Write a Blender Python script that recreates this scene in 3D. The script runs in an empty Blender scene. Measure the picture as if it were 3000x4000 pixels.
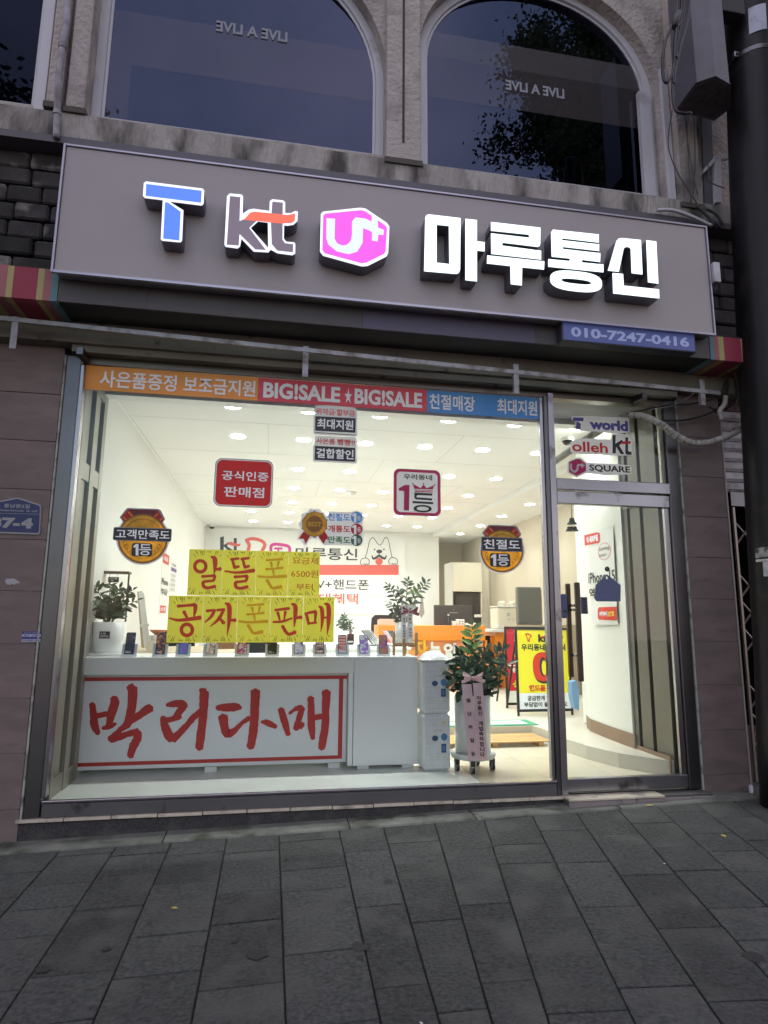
import bpy, math, random
from mathutils import Vector, Matrix
import mathutils.noise as MN
R = random.Random(7)
sc = bpy.context.scene
C = sc.collection
# ------------------------------------------------------------------ camera
F_PX = 2450.0
CAM = Vector((0, -5.0, 1.55))
Zc = Vector((118, -14524, F_PX)).normalized()
Yc = Vector((-445, 412, F_PX)); Yc -= Zc * Yc.dot(Zc); Yc.normalize()
Xc = Yc.cross(Zc)
cd = bpy.data.cameras.new('camera'); cam = bpy.data.objects.new('camera', cd); C.objects.link(cam)
right = Vector((Xc[0], Yc[0], Zc[0])); down = Vector((Xc[1], Yc[1], Zc[1])); fwd = Vector((Xc[2], Yc[2], Zc[2]))
m = Matrix((( right[0], -down[0], -fwd[0], CAM[0]), (right[1], -down[1], -fwd[1], CAM[1]), (right[2], -down[2], -fwd[2], CAM[2]), (0, 0, 0, 1)))
cam.matrix_world = m
cd.sensor_fit = 'VERTICAL'; cd.sensor_height = 36; cd.lens = F_PX / 4000 * 36; cd.clip_start = 0.05; cd.clip_end = 500
sc.camera = cam
# ------------------------------------------------------------------ sky, sun, exposure
w = bpy.data.worlds.new('World'); sc.world = w; w.use_nodes = True
nt = w.node_tree; bg = nt.nodes['Background']
sky = nt.nodes.new('ShaderNodeTexSky'); sky.sky_type = 'NISHITA'; sky.sun_disc = False
sky.sun_elevation = math.radians(4); sky.sun_rotation = math.radians(20)
sky.air_density = 1.2; sky.dust_density = 1.0; sky.ozone_density = 4.0
tint = nt.nodes.new('ShaderNodeMixRGB'); tint.blend_type = 'MIX'
tc = nt.nodes.new('ShaderNodeTexCoord'); ns = nt.nodes.new('ShaderNodeTexNoise'); ns.inputs['Scale'].default_value = 2.2; ns.inputs['Detail'].default_value = 6
rp = nt.nodes.new('ShaderNodeValToRGB'); rp.color_ramp.elements[0].position = .38; rp.color_ramp.elements[0].color = (.15, .15, .15, 1); rp.color_ramp.elements[1].position = .7; rp.color_ramp.elements[1].color = (.62, .62, .62, 1)
nt.links.new(tc.outputs['Generated'], ns.inputs['Vector']); nt.links.new(ns.outputs['Fac'], rp.inputs[0])
nt.links.new(rp.outputs[0], tint.inputs[0]); nt.links.new(sky.outputs[0], tint.inputs[1]); tint.inputs[2].default_value = (2.7, 2.6, 3.7, 1)
warm = nt.nodes.new('ShaderNodeMixRGB'); warm.blend_type = 'MULTIPLY'; warm.inputs[0].default_value = 1; warm.inputs[2].default_value = (1.22, 1.02, .80, 1); nt.links.new(tint.outputs[0], warm.inputs[1]); nt.links.new(warm.outputs[0], bg.inputs[0]); bg.inputs[1].default_value = 0.15
sl = bpy.data.lights.new('sun', 'SUN'); sl.energy = 0.5; sl.angle = math.radians(12); sl.color = (1, .93, .86)
so = bpy.data.objects.new('sun', sl); C.objects.link(so); so.rotation_euler = (math.radians(-86), 0, math.radians(-20))
sc.view_settings.view_transform = 'Standard'; sc.view_settings.look = 'None'; sc.view_settings.exposure = 2.3; sc.view_settings.gamma = 1; sc.view_settings.use_curve_mapping = False
sc.cycles.use_denoising = True; sc.cycles.max_bounces = 8; sc.cycles.transparent_max_bounces = 16; sc.cycles.sample_clamp_indirect = 6; sc.cycles.caustics_reflective = False; sc.cycles.caustics_refractive = False

# ------------------------------------------------------------------ helpers: pixel of the photograph -> point on a real plane
def ray(px, py):
    d = Vector((px - 1500, py - 2000, F_PX)); return Vector((d.dot(Xc), d.dot(Yc), d.dot(Zc)))
def aty(px, py, y): r = ray(px, py); return CAM + r * ((y - CAM[1]) / r[1])
def atz(px, py, z): r = ray(px, py); return CAM + r * ((z - CAM[2]) / r[2])
def atx(px, py, x): r = ray(px, py); return CAM + r * ((x - CAM[0]) / r[0])
def Zm(x0, y0, s):   # zoom window -> photograph pixels
    return lambda pts: [(x0 + s * p[0], y0 + s * p[1]) + tuple(v * s for v in p[2:]) for p in pts]

WL = {}
def mk(name, V, Fc, mat=None, parent=None, smooth=False, base=None):
    V = [Vector(v) for v in V]
    if base is None:
        xs = [v.x for v in V]; ys = [v.y for v in V]; zs = [v.z for v in V]
        base = Vector(((min(xs) + max(xs)) / 2, (min(ys) + max(ys)) / 2, min(zs)))
    me = bpy.data.meshes.new(name); me.from_pydata([v - base for v in V], [], Fc); me.update()
    return link(name, me, base, mat, parent, smooth)
def link(name, me, base, mat=None, parent=None, smooth=False):
    o = bpy.data.objects.new(name, me); C.objects.link(o)
    base = Vector(base); WL[o] = base
    if parent is not None: o.parent = parent; o.location = base - WL[parent]
    else: o.location = base
    if mat is not None and me is not None:
        for mm in (mat if isinstance(mat, (list, tuple)) else [mat]): me.materials.append(mm)
    if smooth and me:
        for p in me.polygons: p.use_smooth = True
    return o
def tag(o, label, cat, group=None):
    o['label'] = label; o['category'] = cat
    if group: o['group'] = group
    return o
def thing(name, loc, label, cat, group=None):
    o = link(name, None, loc); return tag(o, label, cat, group)
def struct(o, kind='structure'): o['kind'] = kind; return o
def copy_tree(o, delta, label=None):
    c = o.copy(); C.objects.link(c); c.location = o.location + Vector(delta); WL[c] = WL[o] + Vector(delta)
    if label: c['label'] = label
    for ch in list(o.children):
        d = ch.copy(); C.objects.link(d); d.parent = c; WL[d] = WL[ch] + Vector(delta)
        for g in list(ch.children):
            e = g.copy(); C.objects.link(e); e.parent = d
    return c

class MB:
    def __init__(s): s.v = []; s.f = []
    def add(s, V, Fc):
        n = len(s.v); s.v += [Vector(v) for v in V]; s.f += [tuple(i + n for i in f) for f in Fc]; return s
    def box(s, x0, x1, y0, y1, z0, z1, ch=0):
        if ch <= 0:
            V = [(x, y, z) for x in (x0, x1) for y in (y0, y1) for z in (z0, z1)]
            return s.add(V, [(0, 1, 3, 2), (4, 6, 7, 5), (0, 4, 5, 1), (2, 3, 7, 6), (0, 2, 6, 4), (1, 5, 7, 3)])
        V = []
        for x, sx in ((x0, 1), (x1, -1)):
            for y, sy in ((y0, 1), (y1, -1)):
                for z, sz in ((z0, 1), (z1, -1)):
                    V += [(x, y + sy * ch, z + sz * ch), (x + sx * ch, y, z + sz * ch), (x + sx * ch, y + sy * ch, z)]
        ix = lambda a, b, c, k: ((a * 2 + b) * 2 + c) * 3 + k
        Fc = []
        for a in (0, 1):
            Fc.append([ix(a, 0, 0, 0), ix(a, 0, 1, 0), ix(a, 1, 1, 0), ix(a, 1, 0, 0)])
            Fc.append([ix(0, a, 0, 1), ix(0, a, 1, 1), ix(1, a, 1, 1), ix(1, a, 0, 1)])
            Fc.append([ix(0, 0, a, 2), ix(0, 1, a, 2), ix(1, 1, a, 2), ix(1, 0, a, 2)])
            for b in (0, 1):
                Fc.append([ix(a, b, 0, 0), ix(a, b, 1, 0), ix(a, b, 1, 1), ix(a, b, 0, 1)])
                Fc.append([ix(a, 0, b, 0), ix(a, 1, b, 0), ix(a, 1, b, 2), ix(a, 0, b, 2)])
                Fc.append([ix(0, a, b, 1), ix(1, a, b, 1), ix(1, a, b, 2), ix(0, a, b, 2)])
                for c in (0, 1): Fc.append([ix(a, b, c, 0), ix(a, b, c, 1), ix(a, b, c, 2)])
        return s.add(V, Fc)
    def tube(s, pts, r, n=8, cap=True):
        pts = [Vector(p) for p in pts]; rr = r if isinstance(r, (list, tuple)) else [r] * len(pts)
        V = []; up = None
        for i, p in enumerate(pts):
            t = (pts[min(i + 1, len(pts) - 1)] - pts[max(i - 1, 0)]).normalized()
            if up is None: up = Vector((0, 0, 1)) if abs(t.z) < .9 else Vector((1, 0, 0))
            a = t.cross(up).normalized(); b = a.cross(t); up = b
            for k in range(n): an = 2 * math.pi * k / n; V.append(p + (a * math.cos(an) + b * math.sin(an)) * rr[i])
        Fc = [(i * n + k, i * n + (k + 1) % n, (i + 1) * n + (k + 1) % n, (i + 1) * n + k) for i in range(len(pts) - 1) for k in range(n)]
        if cap: Fc += [tuple(range(n - 1, -1, -1)), tuple(range((len(pts) - 1) * n, len(pts) * n))]
        return s.add(V, Fc)
    def lathe(s, prof, c=(0, 0, 0), n=20):
        V = [(c[0] + r * math.cos(2 * math.pi * k / n), c[1] + r * math.sin(2 * math.pi * k / n), c[2] + z) for r, z in prof for k in range(n)]
        L = len(prof)
        Fc = [(i * n + k, i * n + (k + 1) % n, (i + 1) * n + (k + 1) % n, (i + 1) * n + k) for i in range(L - 1) for k in range(n)]
        Fc += [tuple(range(n - 1, -1, -1)), tuple(range((L - 1) * n, L * n))]
        return s.add(V, Fc)
    def prism(s, pts, d):   # polygon pts (3D) pushed along vector d
        pts = [Vector(p) for p in pts]; n = len(pts); d = Vector(d)
        return s.add(pts + [p + d for p in pts], [tuple(range(n)), tuple(range(2 * n - 1, n - 1, -1))] + [(i, i + n, (i + 1) % n + n, (i + 1) % n) for i in range(n)])
    def out(s, name, mat, parent=None, smooth=False, base=None): return mk(name, s.v, s.f, mat, parent, smooth, base)
def box(name, b, mat, parent=None, ch=0): return MB().box(*b, ch=ch).out(name, mat, parent)
def bez(pts, n=8):      # Catmull-Rom through points
    P = [Vector(p) for p in pts]; P = [P[0] * 2 - P[1]] + P + [P[-1] * 2 - P[-2]]; o = []
    for i in range(1, len(P) - 2):
        for k in range(n):
            t = k / n; a, b, c, d = P[i - 1:i + 3]
            o.append(.5 * ((2 * b) + (c - a) * t + (2 * a - 5 * b + 4 * c - d) * t * t + (3 * b - a - 3 * c + d) * t ** 3))
    return o + [P[-2]]

# flat shapes with holes and thickness (2D curve turned to mesh); loops are lists of 2D points
def curve_mesh(loops, ext):
    cu = bpy.data.curves.new('c', 'CURVE'); cu.dimensions = '2D'; cu.fill_mode = 'BOTH'; cu.extrude = ext
    for L in loops:
        sp = cu.splines.new('POLY'); sp.points.add(len(L) - 1); sp.use_cyclic_u = True
        for i, p in enumerate(L): sp.points[i].co = (p[0], p[1], 0, 1)
    o = bpy.data.objects.new('c', cu); me = bpy.data.meshes.new_from_object(o); bpy.data.objects.remove(o); bpy.data.curves.remove(cu)
    return me
def slab(name, loops, y, th, mat, parent=None):
    """loops of photograph pixels lying on plane y (front face); th pushed back (+y)"""
    W2 = [[(lambda p: (p.x, p.z))(aty(p[0], p[1], y)) for p in L] for L in loops]
    return slabw(name, W2, y, th, mat, parent)
def slabw(name, W2, y, th, mat, parent=None):
    me = curve_mesh(W2, th / 2)
    xs = [p[0] for L in W2 for p in L]; zs = [p[1] for L in W2 for p in L]
    b = Vector(((min(xs) + max(xs)) / 2, y + th / 2, min(zs)))
    for v in me.vertices: x, z, d = v.co.x, v.co.y, v.co.z; v.co = (x - b.x, d, z - b.z)
    me.flip_normals()
    return link(name, me, b, mat, parent)
def rnd(x0, z0, x1, z1, r, n=5):
    o = []
    for cx, cz, a0 in ((x1 - r, z1 - r, 0), (x0 + r, z1 - r, 90), (x0 + r, z0 + r, 180), (x1 - r, z0 + r, 270)):
        for k in range(n + 1): a = math.radians(a0 + 90 * k / n); o.append((cx + r * math.cos(a), cz + r * math.sin(a)))
    return o
def ell(cx, cz, rx, rz, n=28): return [(cx + rx * math.cos(2 * math.pi * k / n), cz + rz * math.sin(2 * math.pi * k / n)) for k in range(n)]

# quads: a flat printed face given by its four world corners TL, TR, BR, BL; u right, v down
class Q:
    def __init__(s, TL, TR, BR, BL, flip=False):
        s.c = [Vector(p) for p in (TL, TR, BR, BL)]; s.n = (s.c[1] - s.c[0]).cross(s.c[3] - s.c[0]).normalized() * (-1)
        if flip: s.n = -s.n
    def p(s, u, v, off=0):
        a, b, c, d = s.c; return (a * (1 - u) + b * u) * (1 - v) + (d * (1 - u) + c * u) * v + s.n * off
    def uv(s, px, py):     # photograph pixel -> u, v (planar faces)
        r = ray(px, py); t = (s.c[0] - CAM).dot(s.n) / r.dot(s.n); q = CAM + r * t - s.c[0]
        e1 = s.c[1] - s.c[0]; e2 = s.c[3] - s.c[0]; a, b, c_ = e1.dot(e1), e1.dot(e2), e2.dot(e2); D = a * c_ - b * b
        return ((q.dot(e1) * c_ - q.dot(e2) * b) / D, (q.dot(e2) * a - q.dot(e1) * b) / D)
def QY(tl, br, y):
    a = aty(*tl, y); b = aty(*br, y); return Q((a.x, y, a.z), (b.x, y, a.z), (b.x, y, b.z), (a.x, y, b.z))
def QP(y, *px):            # four pixel corners on plane y
    return Q(*[aty(*p, y) for p in px])
tcache = {}
def txt_mesh(s, bold):
    if (s, bold) not in tcache:
        cu = bpy.data.curves.new('t', 'FONT'); cu.body = s; cu.size = 1; cu.offset = bold; cu.space_line = 1.15; cu.resolution_u = 3; cu.align_x = 'LEFT'
        o = bpy.data.objects.new('t', cu); me = bpy.data.meshes.new_from_object(o); bpy.data.objects.remove(o)
        V = [v.co.copy() for v in me.vertices]; Fc = [tuple(p.vertices) for p in me.polygons]
        x0 = min(v.x for v in V); x1 = max(v.x for v in V); y0 = min(v.y for v in V); y1 = max(v.y for v in V)
        tcache[(s, bold)] = ([((v.x - x0) / (x1 - x0), (y1 - v.y) / (y1 - y0)) for v in V], Fc)
    return tcache[(s, bold)]
def text(s, q, r, mat, parent, off=.002, bold=.02, name='lettering', mirror=False):
    """lettering s fitted into sub-rectangle r=(u0,v0,u1,v1) of quad q"""
    V, Fc = txt_mesh(s, bold); u0, v0, u1, v1 = r
    if mirror: V = [(1 - a, b) for a, b in V]
    return mk(name, [q.p(u0 + (u1 - u0) * a, v0 + (v1 - v0) * b, off) for a, b in V], Fc, mat, parent)
def shape(q, loops, mat, parent, off=.002, name='print'):
    me = curve_mesh([[(a, -b) for a, b in L] for L in loops], 0)
    return mk(name, [q.p(v.co.x, -v.co.y, off) for v in me.vertices], [tuple(p.vertices) for p in me.polygons], mat, parent)
def face(q, mat, parent=None, off=0, name='print', r=(0, 0, 1, 1)):
    u0, v0, u1, v1 = r
    return mk(name, [q.p(u0, v0, off), q.p(u1, v0, off), q.p(u1, v1, off), q.p(u0, v1, off)], [(0, 3, 2, 1)], mat, parent)
def sheet(name, q, th, mat, parent=None, r=(0, 0, 1, 1)):
    u0, v0, u1, v1 = r
    return MB().prism([q.p(u0, v0), q.p(u0, v1), q.p(u1, v1), q.p(u1, v0)], -q.n * th).out(name, mat, parent)
def ribbon(pts, jit=0, cap=True):
    """(x, y, width) points -> closed outline in the same plane"""
    L = []; Rr = []
    P = pts
    if len(P) > 2:
        P = [tuple(p) for p in bez([Vector(p) for p in pts], 5)]
    for i, p in enumerate(P):
        a = P[max(i - 1, 0)]; b = P[min(i + 1, len(P) - 1)]
        dx, dy = b[0] - a[0], b[1] - a[1]; l = math.hypot(dx, dy) or 1; nx, ny = -dy / l, dx / l; h = max(p[2], 1) / 2
        L.append((p[0] + nx * h + R.uniform(-jit, jit), p[1] + ny * h + R.uniform(-jit, jit))); Rr.append((p[0] - nx * h + R.uniform(-jit, jit), p[1] - ny * h + R.uniform(-jit, jit)))
    def capv(p, q_, sgn):
        dx, dy = p[0] - q_[0], p[1] - q_[1]; l = math.hypot(dx, dy) or 1; k = p[2] * .28 * sgn
        return (p[0] + dx / l * k, p[1] + dy / l * k)
    return L, Rr, capv(P[0], P[1], 1), capv(P[-1], P[-2], 1)
def strokes(name, SS, tow, mat, parent, jit=0):
    """brush strokes joined in one print; tow(px,py,i) -> world point"""
    mb = MB()
    for i, S in enumerate(SS):
        L, Rr, c0, c1 = ribbon(S, jit); n = len(L)
        V = [tow(*p, i) for p in L + Rr] + [tow(*c0, i), tow(*c1, i)]
        mb.add(V, [(k, k + 1, n + k + 1, n + k) for k in range(n - 1)] + [(2 * n, 0, n), (2 * n + 1, 2 * n - 1, n - 1)])
    return mb.out(name, mat, parent)

# ------------------------------------------------------------------ materials
def M(name, col, rough=.6, metal=0, bump=0, bs=60, var=0, vs=3, emit=0, ecol=None, transl=0, rvar=0, dirt=None, ds=4, dt=(.5, .7), detail=5, stretch=None, spec=None, coat=0):
    mt = bpy.data.materials.new(name); mt.use_nodes = True; n = mt.node_tree; N = n.nodes; Lk = n.links
    b = N['Principled BSDF']; b.inputs['Base Color'].default_value = (*col, 1); b.inputs['Roughness'].default_value = rough; b.inputs['Metallic'].default_value = metal
    if spec is not None: b.inputs['Specular IOR Level'].default_value = spec
    if coat: b.inputs['Coat Weight'].default_value = coat
    tc = N.new('ShaderNodeTexCoord'); oi = N.new('ShaderNodeObjectInfo'); vec = tc.outputs['Object']
    ad = N.new('ShaderNodeVectorMath'); ad.operation = 'ADD'; Lk.new(vec, ad.inputs[0])
    ml = N.new('ShaderNodeMath'); ml.operation = 'MULTIPLY'; ml.inputs[1].default_value = 37; Lk.new(oi.outputs['Random'], ml.inputs[0]); Lk.new(ml.outputs[0], ad.inputs[1]); vec = ad.outputs[0]
    if stretch:
        mp = N.new('ShaderNodeMapping'); mp.inputs['Scale'].default_value = stretch; Lk.new(vec, mp.inputs[0]); vec = mp.outputs[0]
    def noise(sc_, det=detail):
        t = N.new('ShaderNodeTexNoise'); t.inputs['Scale'].default_value = sc_; t.inputs['Detail'].default_value = det; Lk.new(vec, t.inputs['Vector']); return t.outputs['Fac']
    cur = None
    if var or rvar or dirt:
        r = N.new('ShaderNodeMapRange'); r.inputs[3].default_value = 1 - var; r.inputs[4].default_value = 1 + var; r.inputs[1].default_value = .3; r.inputs[2].default_value = .7
        Lk.new(noise(vs), r.inputs[0]); fac = r.outputs[0]
        if rvar:
            r2 = N.new('ShaderNodeMapRange'); r2.inputs[3].default_value = 1 - rvar; r2.inputs[4].default_value = 1 + rvar; Lk.new(oi.outputs['Random'], r2.inputs[0])
            mm = N.new('ShaderNodeMath'); mm.operation = 'MULTIPLY'; Lk.new(fac, mm.inputs[0]); Lk.new(r2.outputs[0], mm.inputs[1]); fac = mm.outputs[0]
        vm = N.new('ShaderNodeVectorMath'); vm.operation = 'SCALE'; vm.inputs[0].default_value = col; Lk.new(fac, vm.inputs['Scale']); cur = vm.outputs[0]
        if dirt:
            cr = N.new('ShaderNodeMapRange'); cr.inputs[1].default_value = dt[0]; cr.inputs[2].default_value = dt[1]; Lk.new(noise(ds, 8), cr.inputs[0])
            mx = N.new('ShaderNodeMixRGB'); Lk.new(cr.outputs[0], mx.inputs[0]); Lk.new(cur, mx.inputs[1]); mx.inputs[2].default_value = (*dirt, 1); cur = mx.outputs[0]
        Lk.new(cur, b.inputs['Base Color'])
    if bump:
        bn = N.new('ShaderNodeBump'); bn.inputs['Strength'].default_value = min(bump, 1); bn.inputs['Distance'].default_value = .01 * max(1, bump); Lk.new(noise(bs, 6), bn.inputs['Height']); Lk.new(bn.outputs[0], b.inputs['Normal'])
    if emit:
        b.inputs['Emission Color'].default_value = (*(ecol or col), 1); b.inputs['Emission Strength'].default_value = emit
    if transl:
        tr = N.new('ShaderNodeBsdfTranslucent'); tr.inputs[0].default_value = (*col, 1); mx = N.new('ShaderNodeMixShader'); mx.inputs[0].default_value = transl
        if cur is not None: Lk.new(cur, tr.inputs[0])
        Lk.new(b.outputs[0], mx.inputs[1]); Lk.new(tr.outputs[0], mx.inputs[2]); Lk.new(mx.outputs[0], N['Material Output'].inputs[0])
    return mt
def glass(name, ior, tintc=(1, 1, 1), gcol=(1, 1, 1)):
    mt = bpy.data.materials.new(name); mt.use_nodes = True; n = mt.node_tree; N = n.nodes; Lk = n.links; N.remove(N['Principled BSDF'])
    t = N.new('ShaderNodeBsdfTransparent'); t.inputs[0].default_value = (*tintc, 1); g = N.new('ShaderNodeBsdfGlossy'); g.inputs['Roughness'].default_value = 0.0; g.inputs[0].default_value = (*gcol, 1)
    f = N.new('ShaderNodeFresnel'); f.inputs[0].default_value = ior; mx = N.new('ShaderNodeMixShader')
    Lk.new(f.outputs[0], mx.inputs[0]); Lk.new(t.outputs[0], mx.inputs[1]); Lk.new(g.outputs[0], mx.inputs[2]); Lk.new(mx.outputs[0], N['Material Output'].inputs[0]); return mt
def emi(name, col, s):
    mt = bpy.data.materials.new(name); mt.use_nodes = True; b = mt.node_tree.nodes['Principled BSDF']; b.inputs['Base Color'].default_value = (*[min(c, .8) for c in col], 1); b.inputs['Roughness'].default_value = .35
    b.inputs['Emission Color'].default_value = (*col, 1); b.inputs['Emission Strength'].default_value = s; return mt
STUCCO = M('stucco', (.40, .365, .34), .95, bump=2.4, bs=24, var=.12, vs=2.5, dirt=(.12, .11, .105), ds=2.0, dt=(.52, .75))
SILLM = M('stained_stucco', (.36, .34, .32), .95, bump=2.4, bs=26, var=.15, vs=3, dirt=(.07, .065, .06), ds=3.5, dt=(.45, .68), stretch=(1.6, 1, .5))
UPVC = M('window_frame_white', (.50, .50, .54), .45, var=.08, vs=1.5, dirt=(.3, .28, .27), ds=5, dt=(.6, .8))
STEEL = M('brushed_steel', (.36, .35, .37), .26, metal=1, var=.08, vs=2, bump=.06, bs=9, stretch=(30, 30, 1))
STEELD = M('dark_steel', (.15, .145, .155), .32, metal=1, var=.12, vs=2)
STEELH = M('steel_rail', (.34, .33, .36), .28, metal=1, var=.1, vs=2, dirt=(.1, .09, .09), ds=6, dt=(.62, .75))
TILE = M('pillar_tile', (.155, .115, .108), .6, var=.18, vs=2.2, bump=.12, bs=25, rvar=.05, dirt=(.11, .083, .078), ds=5, dt=(.5, .8), stretch=(1, 1, 3))
GROUT = M('grout', (.36, .32, .31), .9)
STONE = M('dark_stone', (.045, .042, .042), .95, bump=1.0, bs=16, var=.4, vs=6, rvar=.55, dirt=(.2, .19, .18), ds=4.5, dt=(.6, .72))
BLACK = M('black', (.012, .012, .014), .6)
BLACKG = M('gloss_black', (.015, .015, .018), .15)
MORTAR = M('mortar', (.02, .02, .02), .95)
CONC = M('concrete', (.19, .185, .155), .9, bump=.4, bs=30, var=.2, vs=2, dirt=(.05, .048, .04), ds=7, dt=(.62, .72))
PAVE = M('granite_paving', (.039, .0415, .040), .85, bump=1.4, bs=55, var=.6, vs=48, rvar=.30, dirt=(.068, .070, .064), ds=3.5, dt=(.48, .72), detail=8)
JOINT = M('joint_sand', (.016, .016, .015), .95, bump=.5, bs=90, var=.3, vs=20)
CURB = M('edge_concrete', (.14, .145, .125), .9, bump=.6, bs=50, var=.3, vs=5, dirt=(.05, .055, .035), ds=4, dt=(.5, .65))
SIGNP = M('sign_panel', (.36, .325, .335), .5, var=.03, vs=1.2)
TRIMM = M('sign_trim', (.45, .43, .5), .35, metal=.6)
AWN = M('awning_brown', (.075, .068, .072), .55, var=.1, vs=2)
AWNP = M('awning_purple', (.085, .075, .125), .5, var=.06, vs=2)
WHITEW = M('white_wall', (.79, .79, .76), .7, var=.02, vs=1)
CEILM = M('white_ceiling', (.80, .80, .78), .8, var=.02, vs=1)
TANW = M('tan_wall', (.62, .55, .43), .7, var=.03, vs=1)
GREYW = M('plastic_white', (.72, .73, .70), .4)
WHITEG = M('laminate_white', (.82, .83, .81), .28)
FLOORW = M('white_vinyl', (.78, .81, .76), .3, var=.04, vs=3)
FLOORT = M('beige_floor_tile', (.58, .53, .42), .3, var=.04, vs=4, rvar=.03)
GROUTL = M('floor_grout', (.70, .66, .54), .7)
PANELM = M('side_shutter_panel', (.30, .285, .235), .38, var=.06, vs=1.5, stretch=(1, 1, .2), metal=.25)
PANELD = M('side_panel_groove', (.04, .038, .04), .5)
BASEB = M('brown_baseboard', (.26, .17, .11), .5, var=.1, vs=6)
GLASS = glass('shop_glass', 1.45, (.98, .99, .98))
LIT = emi('downlight', (.95, 1.0, .94), 9)

# ================================================================== GROUND
gz = lambda x: .055 + .022 * x
base = mk('pavement', [(-14, -40, gz(-14) - .012), (20, -40, gz(20) - .012), (20, 2, gz(20) - .012), (-14, 2, gz(-14) - .012)], [(0, 1, 2, 3)], JOINT); struct(base)
base['label'] = 'dark granite paving in front of the shop'
seams = [(-2.35, 0), (-2.0, 0), (-1.65, 0), (-1.3, 0), (-.95, 0), (-.6, 0), (-.235, 0), (.115, 0), (.465, .035), (.69, .08), (.90, .165), (1.13, .235), (1.46, .26), (1.79, .27), (2.12, .28), (2.45, .28), (2.78, .28), (3.11, .28), (3.44, .28), (3.77, .28), (4.1, .28)]
known = {4: [-1.21, -.45 , -1.84], 5: [-1.57, -.97, -1.92], 6: [-1.17, -.56, -1.52, -2.08], 7: [-.92, -1.22, -1.88, -.43], 8: [-1.48, -2.21, -.70], 9: [-1.70, -.97, -2.41], 10: [-1.57, -2.26, -.80], 11: [-1.78, -1.09, -2.5], 12: [-1.72, -.60, -2.4, -1.15], 13: [-1.4, -.75, -2.0, -2.55]}
def sx(k, y): return seams[k][0] + seams[k][1] * (y + 2.3)
Yend = -.27
for k in range(len(seams) - 1):
    ys = sorted(known.get(k, []))
    if not ys: ys = [-1.9 + R.uniform(-.3, .3)]
    while ys[-1] < -.75: ys.append(ys[-1] + R.choice([.31, .36, .46]))
    while ys[0] > -3.6: ys.insert(0, ys[0] - R.choice([.34, .42, .52]))
    ys = [y for y in ys if y < Yend - .1] + [Yend]
    for a, b in zip(ys[:-1], ys[1:]):
        g = .003 + R.uniform(0, .0025); sk = -seams[k][1] * .5 if b < Yend - .01 else 0; ska = -seams[k][1] * .5
        wd = sx(k + 1, a) - sx(k, a)
        yy = [a + g, a + g + ska * wd, b - g + sk * wd, b - g]; x = [sx(k, yy[0]) + g, sx(k + 1, yy[1]) - g, sx(k + 1, yy[2]) - g, sx(k, yy[3]) + g]
        dz = R.uniform(-.002, .002); ch = .003; cx_, cy_ = sum(x) / 4, sum(yy) / 4
        V = [(x[i], yy[i], gz(x[i]) - .012) for i in range(4)] + [(x[i], yy[i], gz(x[i]) + dz - .003) for i in range(4)] + [(x[i] + ch * (1 if cx_ > x[i] else -1), yy[i] + ch * (1 if cy_ > yy[i] else -1), gz(x[i]) + dz) for i in range(4)]
        mk('paving_stone', V, [(8, 9, 10, 11)] + [(i + 4, (i + 1) % 4 + 4, (i + 1) % 4 + 8, i + 8) for i in range(4)] + [(i, (i + 1) % 4, (i + 1) % 4 + 4, i + 4) for i in range(4)], PAVE, base)
GUM = M('old_stain', (.018, .018, .018), .8, var=.3, vs=30)
for k in range(22):
    x_, y_ = R.uniform(-1.6, 2.8), R.uniform(-2.5, -.5); r_ = R.uniform(.008, .022) if k % 4 else R.uniform(.03, .05); n_ = 12; V = [(x_ + r_ * R.uniform(.7, 1.2) * math.cos(i * 2 * math.pi / n_), y_ + r_ * R.uniform(.7, 1.2) * math.sin(i * 2 * math.pi / n_)) for i in range(n_)]
    mk('stain', [(a_, b_, gz(a_) + .0028) for a_, b_ in V], [tuple(range(n_))], GUM, base)
# mortar strip between paving and shop front
strip = MB(); pr = -2.6
while pr < 5:
    L = R.uniform(.7, 1.3); x1 = min(pr + L, 5)
    strip = MB(); N_ = 5
    V = []; 
    for i in range(N_ + 1):
        x = pr + (x1 - pr) * i / N_ + (-.004 if i == N_ else .004 if i == 0 else 0)
        e = Yend + .01 + R.uniform(-.004, .016)
        V += [(x, e, gz(x) - .008), (x, e + .012, gz(x) + .004), (x, .3, gz(x) + .012)]
    strip.add(V, [(3 * i + j, 3 * i + 3 + j, 3 * i + 4 + j, 3 * i + 1 + j) for i in range(N_) for j in (0, 1)]).out('kerb_piece', CURB, base)
    pr = x1

# ================================================================== BUILDING
bld = thing('commercial_building', (1, .5, 0), 'grey stucco upper storey with arched windows above the lit phone shop', 'building')
def part(name, mb, mat, parent=bld, smooth=False): return mb.out(name, mat, parent, smooth)
# upper stucco wall with arched openings
WY0, WY1 = -.10, .25
ZS, ZB = 5.40, 5.62
def arch(x0, x1, zb, zs, n=28, ins=0):
    r = (x1 - x0) / 2; cx = (x0 + x1) / 2; zr, zl, za = zs; za -= ins; o = [(x0, zb), (x1, zb)]
    for k in range(n + 1):
        a = math.pi * k / n; sp = zr if a <= math.pi / 2 else zl; o.append((cx + r * math.cos(a), sp + (za - sp) * math.sin(a)))
    return o
wins = [(-4.45, -2.02, 5.62, (6.9, 6.9, 8)), (-1.645, .86, 5.60, (6.42, 7.25, 7.75)), (1.18, 3.62, 5.57, (6.75, 6.82, 7.86))]
W2 = [[(-4.9, 5.30), (5.9, 5.30), (5.9, 9.5), (-4.9, 9.5)]] + [arch(a, b, zb, zs) for a, b, zb, zs in wins]
slabw('upper_wall', W2, WY0, .35, STUCCO, bld)
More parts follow.
